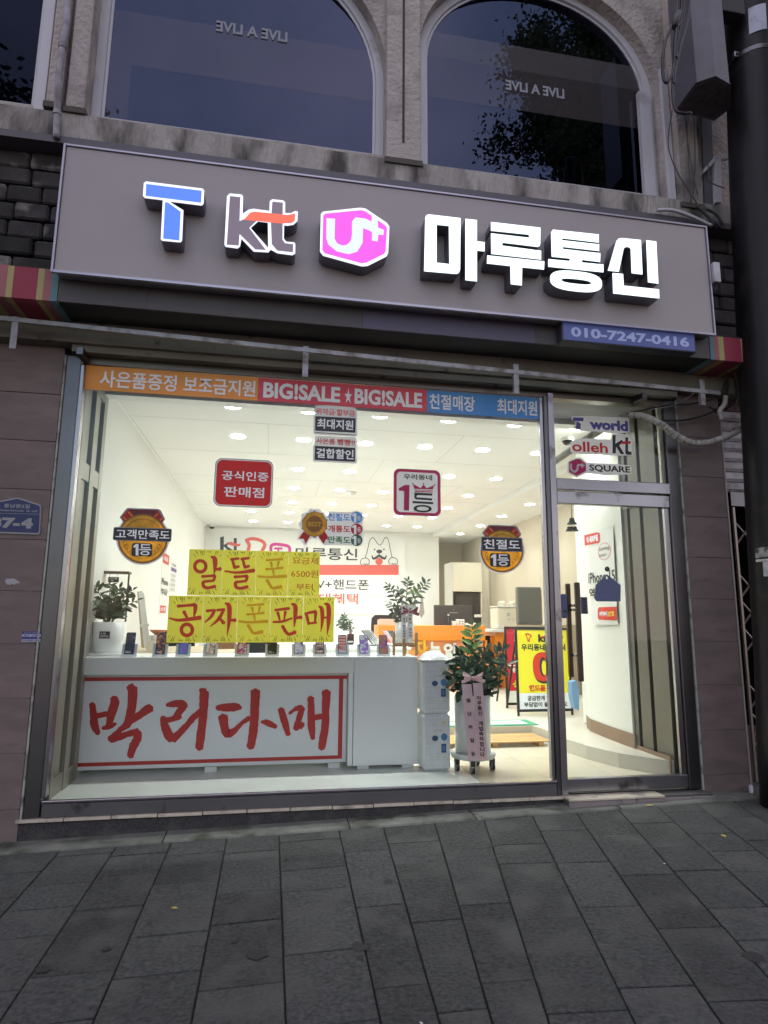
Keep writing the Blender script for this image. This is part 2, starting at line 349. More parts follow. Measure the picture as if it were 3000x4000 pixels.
for i, (a, b, zb, zs) in enumerate(wins):   # arch reveal ring, frame, glass
    fr = slabw('window_frame', [arch(a + .002, b - .002, zb + .002, zs), arch(a + .075, b - .075, zb + .10, zs, ins=.07)], .02, .07, UPVC, bld)
    slabw('window_bead', [arch(a + .077, b - .077, zb + .102, zs, ins=.072), arch(a + .10, b - .10, zb + .125, zs, ins=.095)], .045, .03, UPVC, fr)
    gl = slabw('window_glass', [arch(a + .08, b - .08, zb + .105, zs, ins=.075)], .055, .008, glass('window_glass_%d' % i, (1.25, 1.72, 1.72)[i], (.16, .17, .2), (.52, .64, 1.0)), fr)
# the broad side jamb with flashing right of the second window
sash = MB(); sash.box(3.44, 3.56, -.03, .018, 5.60, 6.78); sash.out('sash_post', UPVC, bld)
box('jamb_board', (3.625, 3.70, -.13, .05, 5.50, 6.98), UPVC, bld, .004)
box('jamb_board', (-2.03, -1.95, -.13, .0, 5.52, 9), UPVC, bld, .004)
# room behind the upper windows
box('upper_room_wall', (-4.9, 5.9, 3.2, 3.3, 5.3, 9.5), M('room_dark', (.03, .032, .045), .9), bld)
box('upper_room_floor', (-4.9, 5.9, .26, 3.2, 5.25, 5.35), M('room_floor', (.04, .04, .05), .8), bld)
box('roof_slab', (-4.9, 5.9, -.3, 3.3, 9.5, 9.7), STUCCO, bld)
# pilasters hanging between the windows
def pilaster(x0, x1, zb, groove=True):
    mb = MB(); mb.box(x0, x1, -.19, WY0 - .001, zb + .001, 9.49, ch=.008); p = part('pilaster', mb, STUCCO)
    MB().prism([(x0 - .015, -.20, zb), (x1 + .015, -.20, zb), (x1 + .015, -.20, zb - .05), (x0 - .015, -.20, zb - .05)], (0, .09, -.0)).out('pilaster_foot', M('foot_dark_%d' % int(x0 * 10), (.09, .08, .07), .9, bump=.6, bs=30), p)
    if groove: box('groove', ((x0 + x1) / 2 - .014, (x0 + x1) / 2 + .006, -.1935, -.188, zb + .16, 7.75), M('groove_%d' % int(x0 * 10), (.05, .04, .035), .9), p)
pilaster(.85, 1.16, 5.52); pilaster(3.71, 3.93, 5.47, False); pilaster(-1.92, -1.81, 5.60, False); pilaster(-1.77, -1.632, 5.58, False)
# sill band
MB().prism([(-4.9, -.18, 5.31), (-4.9, -.18, 5.545), (-4.9, -.12, 5.585), (-4.9, WY0 + .001, 5.585), (-4.9, WY0 + .001, 5.31)], (10.8, 0, -.06)).out('sill_band', SILLM, bld)
box('flashing', (-4.9, 5.9, -.22, .0, 5.225, 5.285), M('flashing_metal', (.10, .095, .11), .5, metal=.3), bld)
# stone cladding strip behind the sign (blocks left and right of it are in view)
box('cladding_backing', (-4.9, 5.9, .0, .25, 3.55, 5.225), MORTAR, bld)
z = 3.72; row = 0
blk = {}
while z < 5.2:
    h = .152
    for X0, X1 in ((-3.0, -1.35), (3.3, 4.75)):
        x = X0 - R.uniform(0, .2)
        while x < X1:
            L = R.choice([.26, .33, .40, .46]); o = R.uniform(.0, .025)
            key = (L, round(o * 200))
            if key not in blk: mb = MB(); mb.box(0, L - .014, -.06 - o, 0, 0, h - .014, ch=.014); b0 = mb.out('brick', STONE, None, base=Vector((0, 0, 0))); blk[key] = b0.data; bpy.data.objects.remove(b0)
            if x > X0 - .25: link('brick', blk[key], (x, 0, z), None, bld)
            x += L
    z += h; row += 1
# lintel beam, under the awning
box('lintel_beam', (-4.9, 5.9, -.16, .06, 3.60, 4.0), CONC, bld)
box('lintel_trim', (-1.57, 3.56, -.12, .05, 3.545, 3.599), CONC, bld)
# pillars with big tiles
def pillar(x0, x1, ztop, joints, foot):
    p = box('pillar', (x0 + .012, x1 - .012, -.028, .28, foot - .1, ztop), GROUT, bld)
    js = [ztop] + [j for j in joints if j < ztop] + [foot]
    for a, b in zip(js[:-1], js[1:]):
        if a - b > .01: box('tile', (x0, x1, -.04, -.026, b + .0025, a - .0025), TILE, p, .002)
    return p
pillar(-2.9, -1.645, 3.60, [3.216, 2.843, 2.469, 2.094, 1.719, 1.344, .969, .597, .23], .022)
pr_ = pillar(3.60, 4.035, 3.60, [3.20, 2.832, 2.465, 2.098, 1.734, 1.369, 1.003, .635, .276], .12)
box('corner_trim', (4.037, 4.050, -.045, .28, .14, 3.5), M('trim_beige', (.33, .31, .28), .5, metal=.2), pr_)

# plinth and tile sill below the shop window
sill = thing('window_sill', (.3, -.05, .1), 'terrazzo plinth with cream tile sill under the shop window', 'sill')
MB().prism([(-1.64, -.045, gz(-1.6) - .02), (2.36, -.045, gz(2.3) - .02), (2.36, -.045, .145), (-1.64, -.045, .135)], (0, .3, 0)).out('plinth', M('terrazzo_plinth', (.03, .027, .029), .7, bump=.5, bs=50, var=.6, vs=60, dirt=(.06, .055, .05), ds=9), sill)
SILLT = M('sill_tile', (.52, .46, .36), .5, var=.12, vs=8, rvar=.1, dirt=(.26, .23, .2), ds=10)
x = -1.66
for k in range(20):
    L = .31
    if x + L > 2.4: L = 2.38 - x
    if L < .03: break
    dz = R.uniform(-.002, .002)
    box('tile', (x, x + L - .006, -.062 + R.uniform(-.003, .003), .1, .146 + dz, .166 + dz), SILLT, sill, .002); x += L

# ================================================================== SHOP ROOM
FZ, FZ2, CZ, CZ2 = .245, .37, 3.6, 3.5
fl = struct(box('floor', (-1.7, 3.6, .05, 1.25, .1, FZ - .006), GROUTL)); fl['label'] = 'beige tiled floor inside the shop door'
struct(mk('vinyl_floor', [(-1.65, .06, FZ), (1.72, .06, FZ), (1.72, 2.5, FZ), (-1.65, 2.5, FZ)], [(0, 1, 2, 3)], FLOORW))
box('floor_bed', (-1.7, 3.6, 1.25, 2.6, .1, FZ - .006), GROUTL, fl)
for i in range(4):
    for j in range(6):
        x0 = 1.724 + i * .60; y0 = .06 + j * .44 
        x1 = min(x0 + .597, 3.5); 
        if x1 - x0 > .05: box('floor_tile', (x0, x1, y0, y0 + .437, FZ - .006, FZ + (.001)), FLOORT, fl)
stp = struct(MB().prism([(1.7, 1.92, .12), (2.93, 1.92, .12), (2.98, 1.75, .12), (2.95, 1.2, .12), (3.0, .8, .12), (3.12, .45, .12), (3.30, .2, .12), (3.40, .09, .12), (3.6, .07, .12), (3.6, 2, .12), (3.9, 2.2, .12), (6.2, 2.2, .12), (6.2, 11.5, .12), (-1.7, 11.5, .12), (-1.7, 2.2, .12), (1.7, 2.2, .12)], (0, 0, FZ2 - .12)).out('raised_floor', M('raised_floor', (.62, .59, .51), .3, var=.05, vs=2)))
stp['label'] = 'raised cream floor behind the step'
struct(box('step_edge', (2.845, 2.86, .08, .5, .25, .366), M('step_rough', (.34, .33, .28), .8, bump=.6, bs=30, var=.3, vs=10), None)) if 0 else None
struct(box('left_wall', (-1.75, -1.53, .7, 11.4, .1, 3.8), WHITEW))
struct(box('back_wall', (-1.6, 3.98, 9.72, 11.4, .1, 3.8), WHITEW))
struct(box('far_wall', (3.98, 6.3, 11.0, 11.4, .1, 3.8), TANW))
struct(box('right_wall', (4.95, 6.3, 2.2, 11.2, .1, 3.8), TANW))
struct(box('ceiling', (-1.75, 3.82, .76, 11.3, CZ, 3.7), CEILM))
struct(box('lower_ceiling', (3.822, 6.3, .76, 11.3, CZ2, 3.7), CEILM))
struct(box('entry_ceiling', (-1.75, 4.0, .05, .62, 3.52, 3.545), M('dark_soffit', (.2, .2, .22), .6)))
struct(box('ceiling_edge', (-1.6, 3.5, .62, .76, 3.47, 3.56), GREYW))
SEAM = M('seam_line', (.52, .49, .42), .9)
ceil_ = bpy.data.objects['ceiling']
for y in (1.62, 2.9, 4.35, 5.65, 6.9): box('seam', (-1.5, 3.8, y, y + .004, CZ - .0015, CZ - .0003), SEAM, ceil_)
for x, y0, y1 in ((.68, .8, 1.62), (2.1, 1.62, 2.9), (-.1, 1.62, 2.9), (1.4, 2.9, 4.35), (2.86, 4.35, 5.65), (.68, 4.35, 5.65)): box('seam', (x, x + .004, y0, y1, CZ - .0015, CZ - .0003), SEAM, ceil_)
box('cornice', (-1.529, -1.50, .76, 9.7, CZ - .03, CZ - .001), CEILM, bpy.data.objects['left_wall'])
# curved white wall beside the door
pts = [(3.38, .62), (3.385, .9), (3.40, 1.2), (3.43, 1.5), (3.50, 1.72), (3.62, 1.86), (3.8, 1.95), (4.2, 2.0), (5.0, 2.02), (5.0, 2.22), (3.7, 2.2), (3.62, .62)]
struct(MB().prism([(x, y, FZ2) for x, y in pts], (0, 0, CZ2 - FZ2)).out('curved_wall', M('cream_wall', (.76, .77, .72), .6, var=.02, vs=1)))
pb = [(3.372, .60), (3.377, .9), (3.392, 1.2), (3.422, 1.505), (3.495, 1.73), (3.60, 1.872)]
bb = MB(); V = [(x, y, z) for x, y in pb for z in (FZ2 + .001, FZ2 + .13)]; bb.add(V, [(2 * i, 2 * i + 2, 2 * i + 3, 2 * i + 1) for i in range(5)]); struct(bb.out('baseboard', BASEB))

# side shutter panels just inside the glass, left and right
def side_panel(x, sgn, ya, yb, zb, label):
    t = thing('folding_shutter', (x, (ya + yb) / 2, zb), label, 'shutter')
    def bx(a, b, z0, z1, d0, d1, mt, nm): 
        X = sorted((x + sgn * d0, x + sgn * d1)); return box(nm, (X[0], X[1], a, b, z0, z1), mt, t, 0)
    bx(ya, yb, zb, 3.52, -.09, -.045, PANELD, 'backing')
    w_ = yb - ya
    if sgn > 0:   # framed door-like sections
        bx(ya, ya + w_ * .12, zb, 3.52, -.045, 0, PANELM, 'stile'); bx(ya + .44 * w_, ya + .60 * w_, zb, 3.52, -.045, .004, PANELM, 'stile'); bx(ya + .86 * w_, yb, zb, 3.52, -.045, .0, PANELM, 'stile')
        for z0, z1 in ((zb, zb + .13), (2.62, 2.76), (3.40, 3.518)):
            bx(ya + .122 * w_, ya + .438 * w_, z0, z1, -.045, -.002, PANELM, 'rail'); bx(ya + .602 * w_, ya + .858 * w_, z0, z1, -.045, -.002, PANELM, 'rail')
        for a, b in ((.124, .36), (.604, .76)):
            for z0, z1 in ((zb + .132, 2.618), (2.762, 3.398)): bx(ya + a * w_, ya + b * w_, z0 + .002, z1, -.045, -.018, PANELM, 'panel')
    else:
        bx(ya, ya + .44 * w_, zb, 3.52, -.045, -.006, PANELM, 'panel'); bx(ya + .50 * w_, ya + .80 * w_, zb, 3.52, -.045, .008, PANELM, 'panel'); bx(ya + .86 * w_, yb, zb, 3.52, -.045, .02, PANELM, 'stile')
        for z0 in (2.62,): bx(ya + .08 * w_, yb, z0, z0 + .13, .021, .028, PANELM, 'rail')
        bx(ya, yb - .03, FZ, FZ + .16, .021, .03, BASEB, 'base_trim')
    return t
side_panel(-1.50, 1, .08, .74, FZ, 'greyish framed shutter panels inside the left edge of the shop window')
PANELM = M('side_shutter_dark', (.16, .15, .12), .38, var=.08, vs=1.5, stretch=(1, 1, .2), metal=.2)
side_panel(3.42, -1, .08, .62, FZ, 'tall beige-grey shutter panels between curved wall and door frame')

# ================================================================== SHOPFRONT FRAME
sf = thing('shopfront', (.4, 0, .166), 'steel framed shop window with clear glass and tall side posts', 'shopfront')
G0 = .01
box('side_post', (-1.625, -1.52, -.035, .055, .167, 3.54), STEELD, sf, .004)
box('post_edge', (-1.640, -1.627, -.045, .02, .15, 3.54), M('sealant', (.33, .35, .30), .7, dirt=(.1, .1, .09), ds=12), sf)
box('side_cover', (-1.518, -1.487, -.05, .03, .3, 3.47), STEEL, sf, .006)
box('side_post', (3.475, 3.585, -.035, .055, .17, 3.54), STEELD, sf, .004)
box('post_edge', (3.587, 3.600, -.045, .02, .15, 3.54), bpy.data.materials['sealant'], sf)
box('side_cover', (3.43, 3.473, -.0, .03, .3, 3.5), M('inner_trim', (.55, .53, .42), .35, metal=.3), sf, .004)
box('bottom_rail', (-1.51, 2.30, -.04, .06, .167, .262), STEELH, sf, .006)
box('rail_lip', (-1.51, 2.30, -.052, -.03, .264, .280), STEEL, sf, .004)
box('top_rail', (-1.62, 3.57, -.03, .06, 3.486, 3.543), M('top_rail_bronze', (.13, .11, .09), .3, metal=.8), sf)
box('mullion', (2.302, 2.385, -.04, .07, .17, 3.50), STEELD, sf, .004)
box('mullion_face', (2.335, 2.388, -.055, -.041, .17, 3.52), STEELH, sf, .003)
box('mullion_face', (2.27, 2.300, -.02, .03, .285, 3.485), STEEL, sf, .003)
box('transom_bar', (2.39, 3.473, -.05, .06, 2.655, 2.755), STEELH, sf, .005)
mk('glass_pane', [(-1.516, .0, .266), (2.30, .0, .266), (2.30, .0, 3.486), (-1.516, .0, 3.486)], [(0, 1, 2, 3)], GLASS, sf)
mk('glass_pane', [(2.389, .0, 2.757), (3.472, .0, 2.757), (3.472, .0, 3.484), (2.389, .0, 3.484)], [(0, 1, 2, 3)], GLASS, sf)

dr = thing('glass_door', (2.95, 0, .2), 'glass entrance door with brown wooden pull bars and steel rails', 'door')
box('top_rail', (2.395, 3.468, -.035, .03, 2.535, 2.645), STEELH, dr, .005)
box('bottom_rail', (2.392, 3.468, -.035, .03, .185, .285), STEELH, dr, .005)
mk('glass_pane', [(2.392, .0, .283), (3.468, .0, .283), (3.468, .0, 2.536), (2.392, .0, 2.536)], [(0, 1, 2, 3)], GLASS, dr)
box('hinge_stile', (3.425, 3.47, -.01, .02, .287, 2.533), STEEL, dr)
WOODD = M('pull_wood', (.06, .033, .022), .4, var=.3, vs=6, stretch=(20, 20, 1)); WOODR = M('pull_wood_red', (.13, .065, .035), .4, var=.3, vs=6, stretch=(20, 20, 1))
a = aty(2252, 2275, -.07); b = aty(2255, 2662, -.07)
box('pull_bar', (a.x - .02, a.x + .022, -.09, -.055, b.z, a.z), WOODD, dr, .006)
a2 = aty(2217, 2280, .07); box('pull_bar', (a2.x - .018, a2.x + .02, .055, .09, b.z + .02, aty(2217, 2280, .07).z), WOODR, dr, .006)
for py in (2365, 2382, 2560):
    z = aty(2250, py, 0).z; MB().tube([(a.x, -.055, z), (a2.x + .01, .055, z)], .012, 8).out('mount', STEEL, dr, True)
a = aty(2160, 2320, -.04); b = aty(2215, 2415, -.04)
lk = box('door_lock', (2.385, b.x, -.065, -.036, b.z, a.z), M('lock_blue', (.06, .075, .16), .4), dr, .012); box('keypad', (2.40, b.x - .015, -.069, -.066, b.z + .05, b.z + .065), BLACK, lk)
MB().lathe([(.03, 0), (.03, .02), (.02, .03)], n=14).out('x', BLACK) if 0 else None
q = QY((2268, 2332), (2297, 2398), -.012); st = sheet('pull_sticker', q, .002, M('sticker_greyblue', (.12, .14, .20), .5, transl=.4), None); tag(st, 'small grey vertical pull sticker on door glass right of wooden bars', 'sticker')
for i, ch_ in enumerate('당기세요'): text(ch_, q, (.25, .06 + i * .18, .75, .21 + i * .18), BLACK, st, bold=.03)
text('PULL', q, (.12, .82, .88, .94), BLACK, st, bold=.03)
# tag hanging from suction hook
tg = thing('hanging_sign', aty(2372, 2230, -.03), 'blank slate-blue tag hanging from a round hook on the door glass', 'sign')
V = [(2370, 2243), (2425, 2285), (2424, 2347), (2417, 2350), (2332, 2349), (2325, 2342), (2327, 2285)]
slab('plate', [V, [(2370 + 6 * math.cos(k), 2257 + 6 * math.sin(k)) for k in (0, 1, 2, 3, 4, 5)]], -.028, .006, M('slate_blue', (.10, .115, .21), .6), tg)
c = aty(2371, 2223, -.03); h = MB().lathe([(.022, 0), (.022, .006), (.014, .012), (.012, .02)], n=16).out('hook', BLACKG, tg, base=Vector((0, 0, 0))); h.location = (c - WL[tg]); h.rotation_euler = (math.pi / 2, 0, 0)
# entrance step of tiles
es = thing('entrance_step', (2.9, -.1, .12), 'low tiled step in front of the glass door', 'step')
box('step_core', (2.345, 3.59, -.16, .08, .08, .155), M('step_core', (.08, .075, .07), .9), es)
for x0, x1 in ((2.335, 2.90), (2.906, 3.40), (3.406, 3.60)):
    box('tile', (x0, x1, -.175, -.162, gz(x0) - .01, .152), M('step_tile_%d' % int(x0 * 10), (.24, .20, .20), .55, var=.2, vs=8, dirt=(.1, .09, .09), ds=8), es, .002)
for x0, x1 in ((2.335, 2.90), (2.906, 3.15)): box('tile', (x0, x1, -.178, -.03, .156, .170), bpy.data.materials['sill_tile'], es, .002)
for x0, x1 in ((3.155, 3.60),): box('tile', (x0, x1, -.15, -.03, .156, .163), bpy.data.materials['step_core'], es, .002)

# ================================================================== SIGN BOARD
sg = thing('shop_sign', (1, -.5, 3.92), 'wide grey-mauve shop sign with glowing white and coloured raised letters', 'sign')
box('panel', (-1.575, 3.575, -.62, -.36, 3.925, 4.895), SIGNP, sg, .004)
for b in ((-1.58, 3.58, -.632, -.605, 4.897, 4.91), (-1.58, 3.58, -.632, -.605, 3.905, 3.923), (-1.592, -1.578, -.632, -.605, 3.905, 4.91), (3.578, 3.59, -.632, -.605, 3.905, 4.91)): box('trim', b, TRIMM, sg)
box('backing', (-1.5, 3.5, -.355, -.05, 3.95, 4.85), BLACK, sg)
LETW = emi('letter_white', (.80, .97, 1.0), .27); LSIDE = M('letter_side', (.17, .165, .20), .4, metal=.4); LHALO = emi('letter_edge', (.78, .83, 1.0), .20)
LBLUE = emi('letter_blue', (.085, .20, .90), .17); LPINK = emi('letter_pink', (.88, .085, .60), .185); LRED = emi('letter_red', (.98, .13, .07), .18); LGREY = M('letter_grey', (.27, .22, .27), .5, emit=.05); LPALE = emi('letter_pale', (.60, .70, .92), .19)
YL = -.765
def letter(loops, face_m, name='letter', y=YL, inner=()):
    s = slab(name, loops, y + .006, .135, LSIDE, sg)
    f = slab('letter_face', loops, y, .0055, face_m, s); return s
Z1 = Zm(1600, 780, 1050 / 1659)
letter([Z1([(97, 110), (102, 96), (118, 90), (315, 113), (312, 430), (305, 450), (290, 457), (90, 440)]), Z1([(167, 153), (243, 160), (246, 397), (167, 388)])], LETW)
letter([Z1([(345, 117), (416, 125), (416, 255), (463, 262), (463, 318), (416, 312), (416, 503), (345, 495)])], LETW)
letter([Z1([(503, 137), (808, 172), (807, 270), (803, 284), (792, 290), (580, 264), (571, 270), (573, 283), (812, 315), (812, 368), (505, 333), (503, 207), (735, 234), (741, 224), (735, 214), (503, 190)])], LETW)
letter([Z1([(480, 343), (832, 380), (830, 430), (695, 416), (693, 528), (625, 520), (623, 408), (478, 392)])], LETW)
letter([Z1([(885, 184), (1168, 214), (1168, 263), (946, 237), (939, 243), (945, 250), (1170, 275), (1170, 315), (950, 290), (943, 297), (949, 304), (1178, 330), (1176, 383), (1070, 370), (1062, 376), (1066, 387), (1197, 400), (1197, 447), (857, 412), (857, 366), (984, 378), (993, 370), (986, 361), (878, 350), (874, 200)])], LETW)
def se(cx, cy, ux, uy, vx, vy, p=.75, n=32):
    o = []
    for k in range(n):
        a = 2 * math.pi * k / n; c_, s_ = math.cos(a), math.sin(a); c_ = abs(c_) ** p * (1 if c_ > 0 else -1); s_ = abs(s_) ** p * (1 if s_ > 0 else -1)
        o.append((cx + ux * c_ + vx * s_, cy + uy * c_ + vy * s_))
    return o
letter([Z1(se(1028, 503, 160, 17, 0, 62)), Z1(se(1030, 504, 92, 10, 0, 15))], LETW)
letter([Z1([(1278, 252), (1290, 240), (1310, 236), (1428, 248), (1438, 460), (1372, 452), (1366, 300), (1355, 291), (1335, 290), (1322, 300), (1292, 443), (1225, 436)])], LETW)
letter([Z1([(1462, 250), (1523, 257), (1536, 517), (1473, 508)])], LETW)
letter([Z1([(1254, 452), (1318, 458), (1322, 530), (1540, 553), (1542, 608), (1258, 577)])], LETW)
Z2 = Zm(500, 650, 1100 / 1659)
def face_print(s, loops, mt, k): slab('logo_colour', loops, YL - .0012 * k, .0008, mt, s)
s = letter([Z2([(105, 88), (438, 130), (449, 140), (445, 218), (434, 229), (300, 212), (240, 205), (326, 258), (318, 436), (308, 446), (202, 436), (193, 428), (205, 197), (98, 184), (88, 172), (93, 98)])], LHALO, 'logo')
face_print(s, [Z2([(107, 103), (434, 143), (430, 214), (104, 173)])], LBLUE, 1); face_print(s, [Z2([(218, 211), (235, 212), (310, 266), (302, 436), (207, 425)])], LBLUE, 1)
KO = Z2([(600, 159), (668, 165), (678, 176), (676, 278), (712, 254), (740, 249), (833, 262), (835, 205), (850, 193), (915, 200), (926, 212), (926, 275), (960, 275), (985, 262), (1001, 266), (998, 320), (975, 342), (940, 348), (920, 346), (918, 425), (932, 443), (980, 447), (986, 458), (985, 512), (968, 522), (880, 510), (840, 488), (828, 505), (740, 500), (668, 425), (660, 470), (645, 482), (575, 472), (568, 460), (583, 175)])
s = letter([KO, Z2([(722, 362), (766, 322), (824, 330), (826, 480)])], LHALO, 'logo')
face_print(s, [Z2([(600, 174), (662, 181), (657, 322), (690, 308), (760, 318), (714, 362), (812, 492), (750, 489), (657, 398), (652, 466), (582, 461)])], LGREY, 1)
face_print(s, [Z2([(850, 207), (912, 213), (910, 430), (925, 452), (973, 458), (972, 506), (880, 496), (847, 458), (842, 330)])], LGREY, 1)
face_print(s, [Z2([(682, 314), (720, 272), (745, 266), (940, 286), (985, 277), (983, 320), (965, 333), (905, 336), (750, 320)])], LRED, 2)
s = letter([Z2([(1136, 280), (1150, 266), (1368, 243), (1400, 248), (1525, 332), (1540, 355), (1533, 510), (1522, 530), (1412, 585), (1378, 588), (1150, 525), (1131, 500)])], LHALO, 'logo')
face_print(s, [Z2([(1150, 290), (1162, 278), (1375, 257), (1398, 264), (1513, 345), (1526, 362), (1518, 500), (1508, 516), (1405, 566), (1378, 571), (1160, 512), (1145, 492)])], LPINK, 1)
face_print(s, [Z2([(1170, 305), (1220, 308), (1217, 425), (1230, 452), (1260, 466), (1288, 463), (1312, 440), (1320, 400), (1320, 325), (1340, 300), (1400, 308), (1435, 325), (1437, 300), (1432, 270), (1470, 310), (1474, 362), (1507, 373), (1505, 405), (1475, 400), (1470, 442), (1437, 437), (1438, 385), (1385, 362), (1382, 450), (1350, 502), (1300, 517), (1230, 500), (1180, 460), (1168, 420)])], LPALE, 2)

# awning box under the sign
aw = thing('fascia_box', (1, -.4, 3.74), 'long brown fascia box below the sign with striped coloured ends', 'fascia')
AC = dict(teal=(.09, .19, .22), pink=(.30, .10, .11), yellow=(.34, .30, .12), red=(.24, .02, .05))
AM = {k: M('stripe_' + k, v, .6, var=.06, vs=3) for k, v in AC.items()}
box('core', (-4.85, 5.85, -.485, -.165, 3.765, 3.99), BLACK, aw)
def fpan(x0, x1, mt): box('fascia_panel', (x0 + .001, x1 - .001, -.50, -.486, 3.755, 3.95), mt, aw)
fpan(-1.575, -.97, AWN); fpan(-.97, .62, AWN); fpan(.62, 2.04, AWNP); fpan(2.04, 3.62, AWN)
def stripes(xs, cols):
    for x0, x1, c_ in zip(xs[:-1], xs[1:], cols):
        box('stripe', (x0, x1, -.503, -.486, 3.75, 3.99 if x1 < 0 else 3.965), AM[c_], aw); box('stripe', (x0, x1, -.486, -.165, 3.748, 3.764), AM[c_], aw)
stripes([-2.30, -2.1, -2.0, -1.955, -1.90, -1.865, -1.73, -1.685, -1.635, -1.577], ['red', 'yellow', 'pink', 'teal', 'pink', 'yellow', 'red', 'yellow', 'pink']) if 0 else None
stripes([-2.75, -2.45, -2.38, -2.05, -1.99, -1.955, -1.915, -1.875, -1.715, -1.675, -1.625, -1.578], ['red', 'yellow', 'red', 'yellow', 'pink', 'pink', 'yellow', 'red', 'yellow', 'pink', 'teal'])
stripes([3.625, 3.665, 3.71, 3.76, 3.93, 3.975, 4.2, 4.25, 4.6], ['teal', 'pink', 'yellow', 'red', 'yellow', 'red', 'yellow', 'red'])
ps = thing('phone_number_sign', (2.7, -.6, 3.72), 'small blue sign showing a phone number under the main sign', 'sign')
a = aty(2193, 1253, -.60); b = aty(2722, 1377, -.60); zt = a.z - .0; zb_ = b.z
box('case', (a.x, b.x, -.595, -.505, zb_, zt), M('case_dark', (.03, .03, .05), .4), ps, .003)
q = Q((a.x + .015, -.598, zt - .012), (b.x - .012, -.598, zt - .012), (b.x - .012, -.598, zb_ + .012), (a.x + .015, -.598, zb_ + .012))
sheet('face', q, .003, M('sign_blue', (.055, .075, .21), .4, emit=.08), ps)
text('010-7247-0416', q, (.055, .2, .955, .8), M('sign_blue_pale', (.27, .31, .52), .4, emit=.06), ps, off=.002, bold=.035)

# rail with brackets below the fascia
rl = thing('metal_rail', (1, -.3, 3.7), 'thin pale metal rail with hanging brackets under the fascia box', 'rail')
a = aty(0, 1225, -.32); b = aty(2810, 1540, -.32)
RAILM = M('rail_zinc', (.28, .275, .29), .45, metal=.5, var=.15, vs=12, dirt=(.12, .1, .09), ds=10)
MB().prism([(-4, -.34, a.z + .022 + .1 * (a.z - b.z) / 5), (b.x, -.34, b.z + .02), (b.x, -.34, b.z - .012), (-4, -.34, a.z - .012 + .1 * (a.z - b.z) / 5)], (0, .02, 0)).out('rail_bar', RAILM, rl)
for px, p0, p1 in ((65, 1240, 1365), (1195, 1355, 1473), (2013, 1425, 1537), (2737, 1485, 1583)):
    t_ = aty(px, p0, -.32); u_ = aty(px, p1, -.32); w_ = .022
    MB().box(t_.x - w_, t_.x + w_, -.335, -.325, u_.z, t_.z).box(t_.x - w_, t_.x - w_ + .004, -.324, -.30, u_.z, t_.z).out('bracket', RAILM, rl)

# ================================================================== INTERIOR
LK = 0
def light_pos():
    o = []
    for x in (-.44, .31, 1.04, 1.77, 2.5, 3.22):
        for y in (1.1, 2.16, 3.66, 5.0, 6.27, 7.42, 8.77): o.append((x, y, CZ))
    return o + [(4.33, 5.02, CZ2), (4.33, 6.35, CZ2), (4.33, 7.65, CZ2), (4.30, 9.0, CZ2), (4.33, 3.6, CZ2)]
proto = thing('downlight', (0, 0, 0), 'round recessed ceiling downlight glowing warm white', 'ceiling light', 'round downlights in rows on the shop ceiling')
MB().lathe([(.088, -.004), (.104, -.002), (.104, 0), (.085, 0)], n=24).out('ring', GREYW, proto, base=Vector((0, 0, 0)))
MB().lathe([(.084, -.006), (.078, -.0062)], n=24).out('lamp', LIT, proto, base=Vector((0, 0, 0)))
sd_ = bpy.data.lights.new('lamp_light', 'SPOT'); sd_.energy = 20; sd_.spot_size = math.radians(112); sd_.spot_blend = 1.0; sd_.shadow_soft_size = .07; sd_.color = (.94, 1.0, .97)
so_ = bpy.data.objects.new('lamp_light', sd_); C.objects.link(so_); so_.parent = proto; so_.location = (0, 0, -.012); WL[so_] = Vector((0, 0, 0))
for i, p in enumerate(light_pos()):
    if i == 0: proto.location = p; o = proto
    else: o = copy_tree(proto, Vector(p) - Vector(light_pos()[0]))
    ORD = ['first', 'second', 'third', 'fourth', 'fifth', 'sixth', 'seventh']
    if i < 42: o['label'] = 'round ceiling light, %s from the window in the %s row from the left wall' % (ORD[i % 7], ORD[i // 7])
    else: o['label'] = 'round ceiling light in the lower right ceiling, %s from the window' % ORD[[1, 2, 3, 4, 0][i - 42]]
sd = thing('smoke_detector', (0, 0, 0), 'small round white smoke detector among the ceiling lights', 'detector'); p = atz(1374, 1922, CZ)
MB().lathe([(.03, -.05), (.05, -.045), (.06, -.025), (.08, -.02), (.08, 0)], n=18).out('body', GREYW, sd, True, Vector((0, 0, 0))); sd.location = p
def dome(px, py, z, label, s=1):
    t = thing('security_camera', (0, 0, 0), label, 'camera'); p = atz(px, py, z)
    MB().lathe([(.085 * s, -.04 * s), (.085 * s, 0)], n=18).out('base', GREYW, t, False, Vector((0, 0, 0)))
    MB().lathe([(.02 * s, -.095 * s), (.05 * s, -.08 * s), (.068 * s, -.05 * s), (.07 * s, -.041 * s)], n=18).out('dome', BLACKG, t, True, Vector((0, 0, 0))); t.location = p
dome(828, 2052, CZ, 'dark dome camera in the far left ceiling corner', .9); dome(2215, 1712, 3.5, 'dome camera under the ceiling behind the door transom', .8)

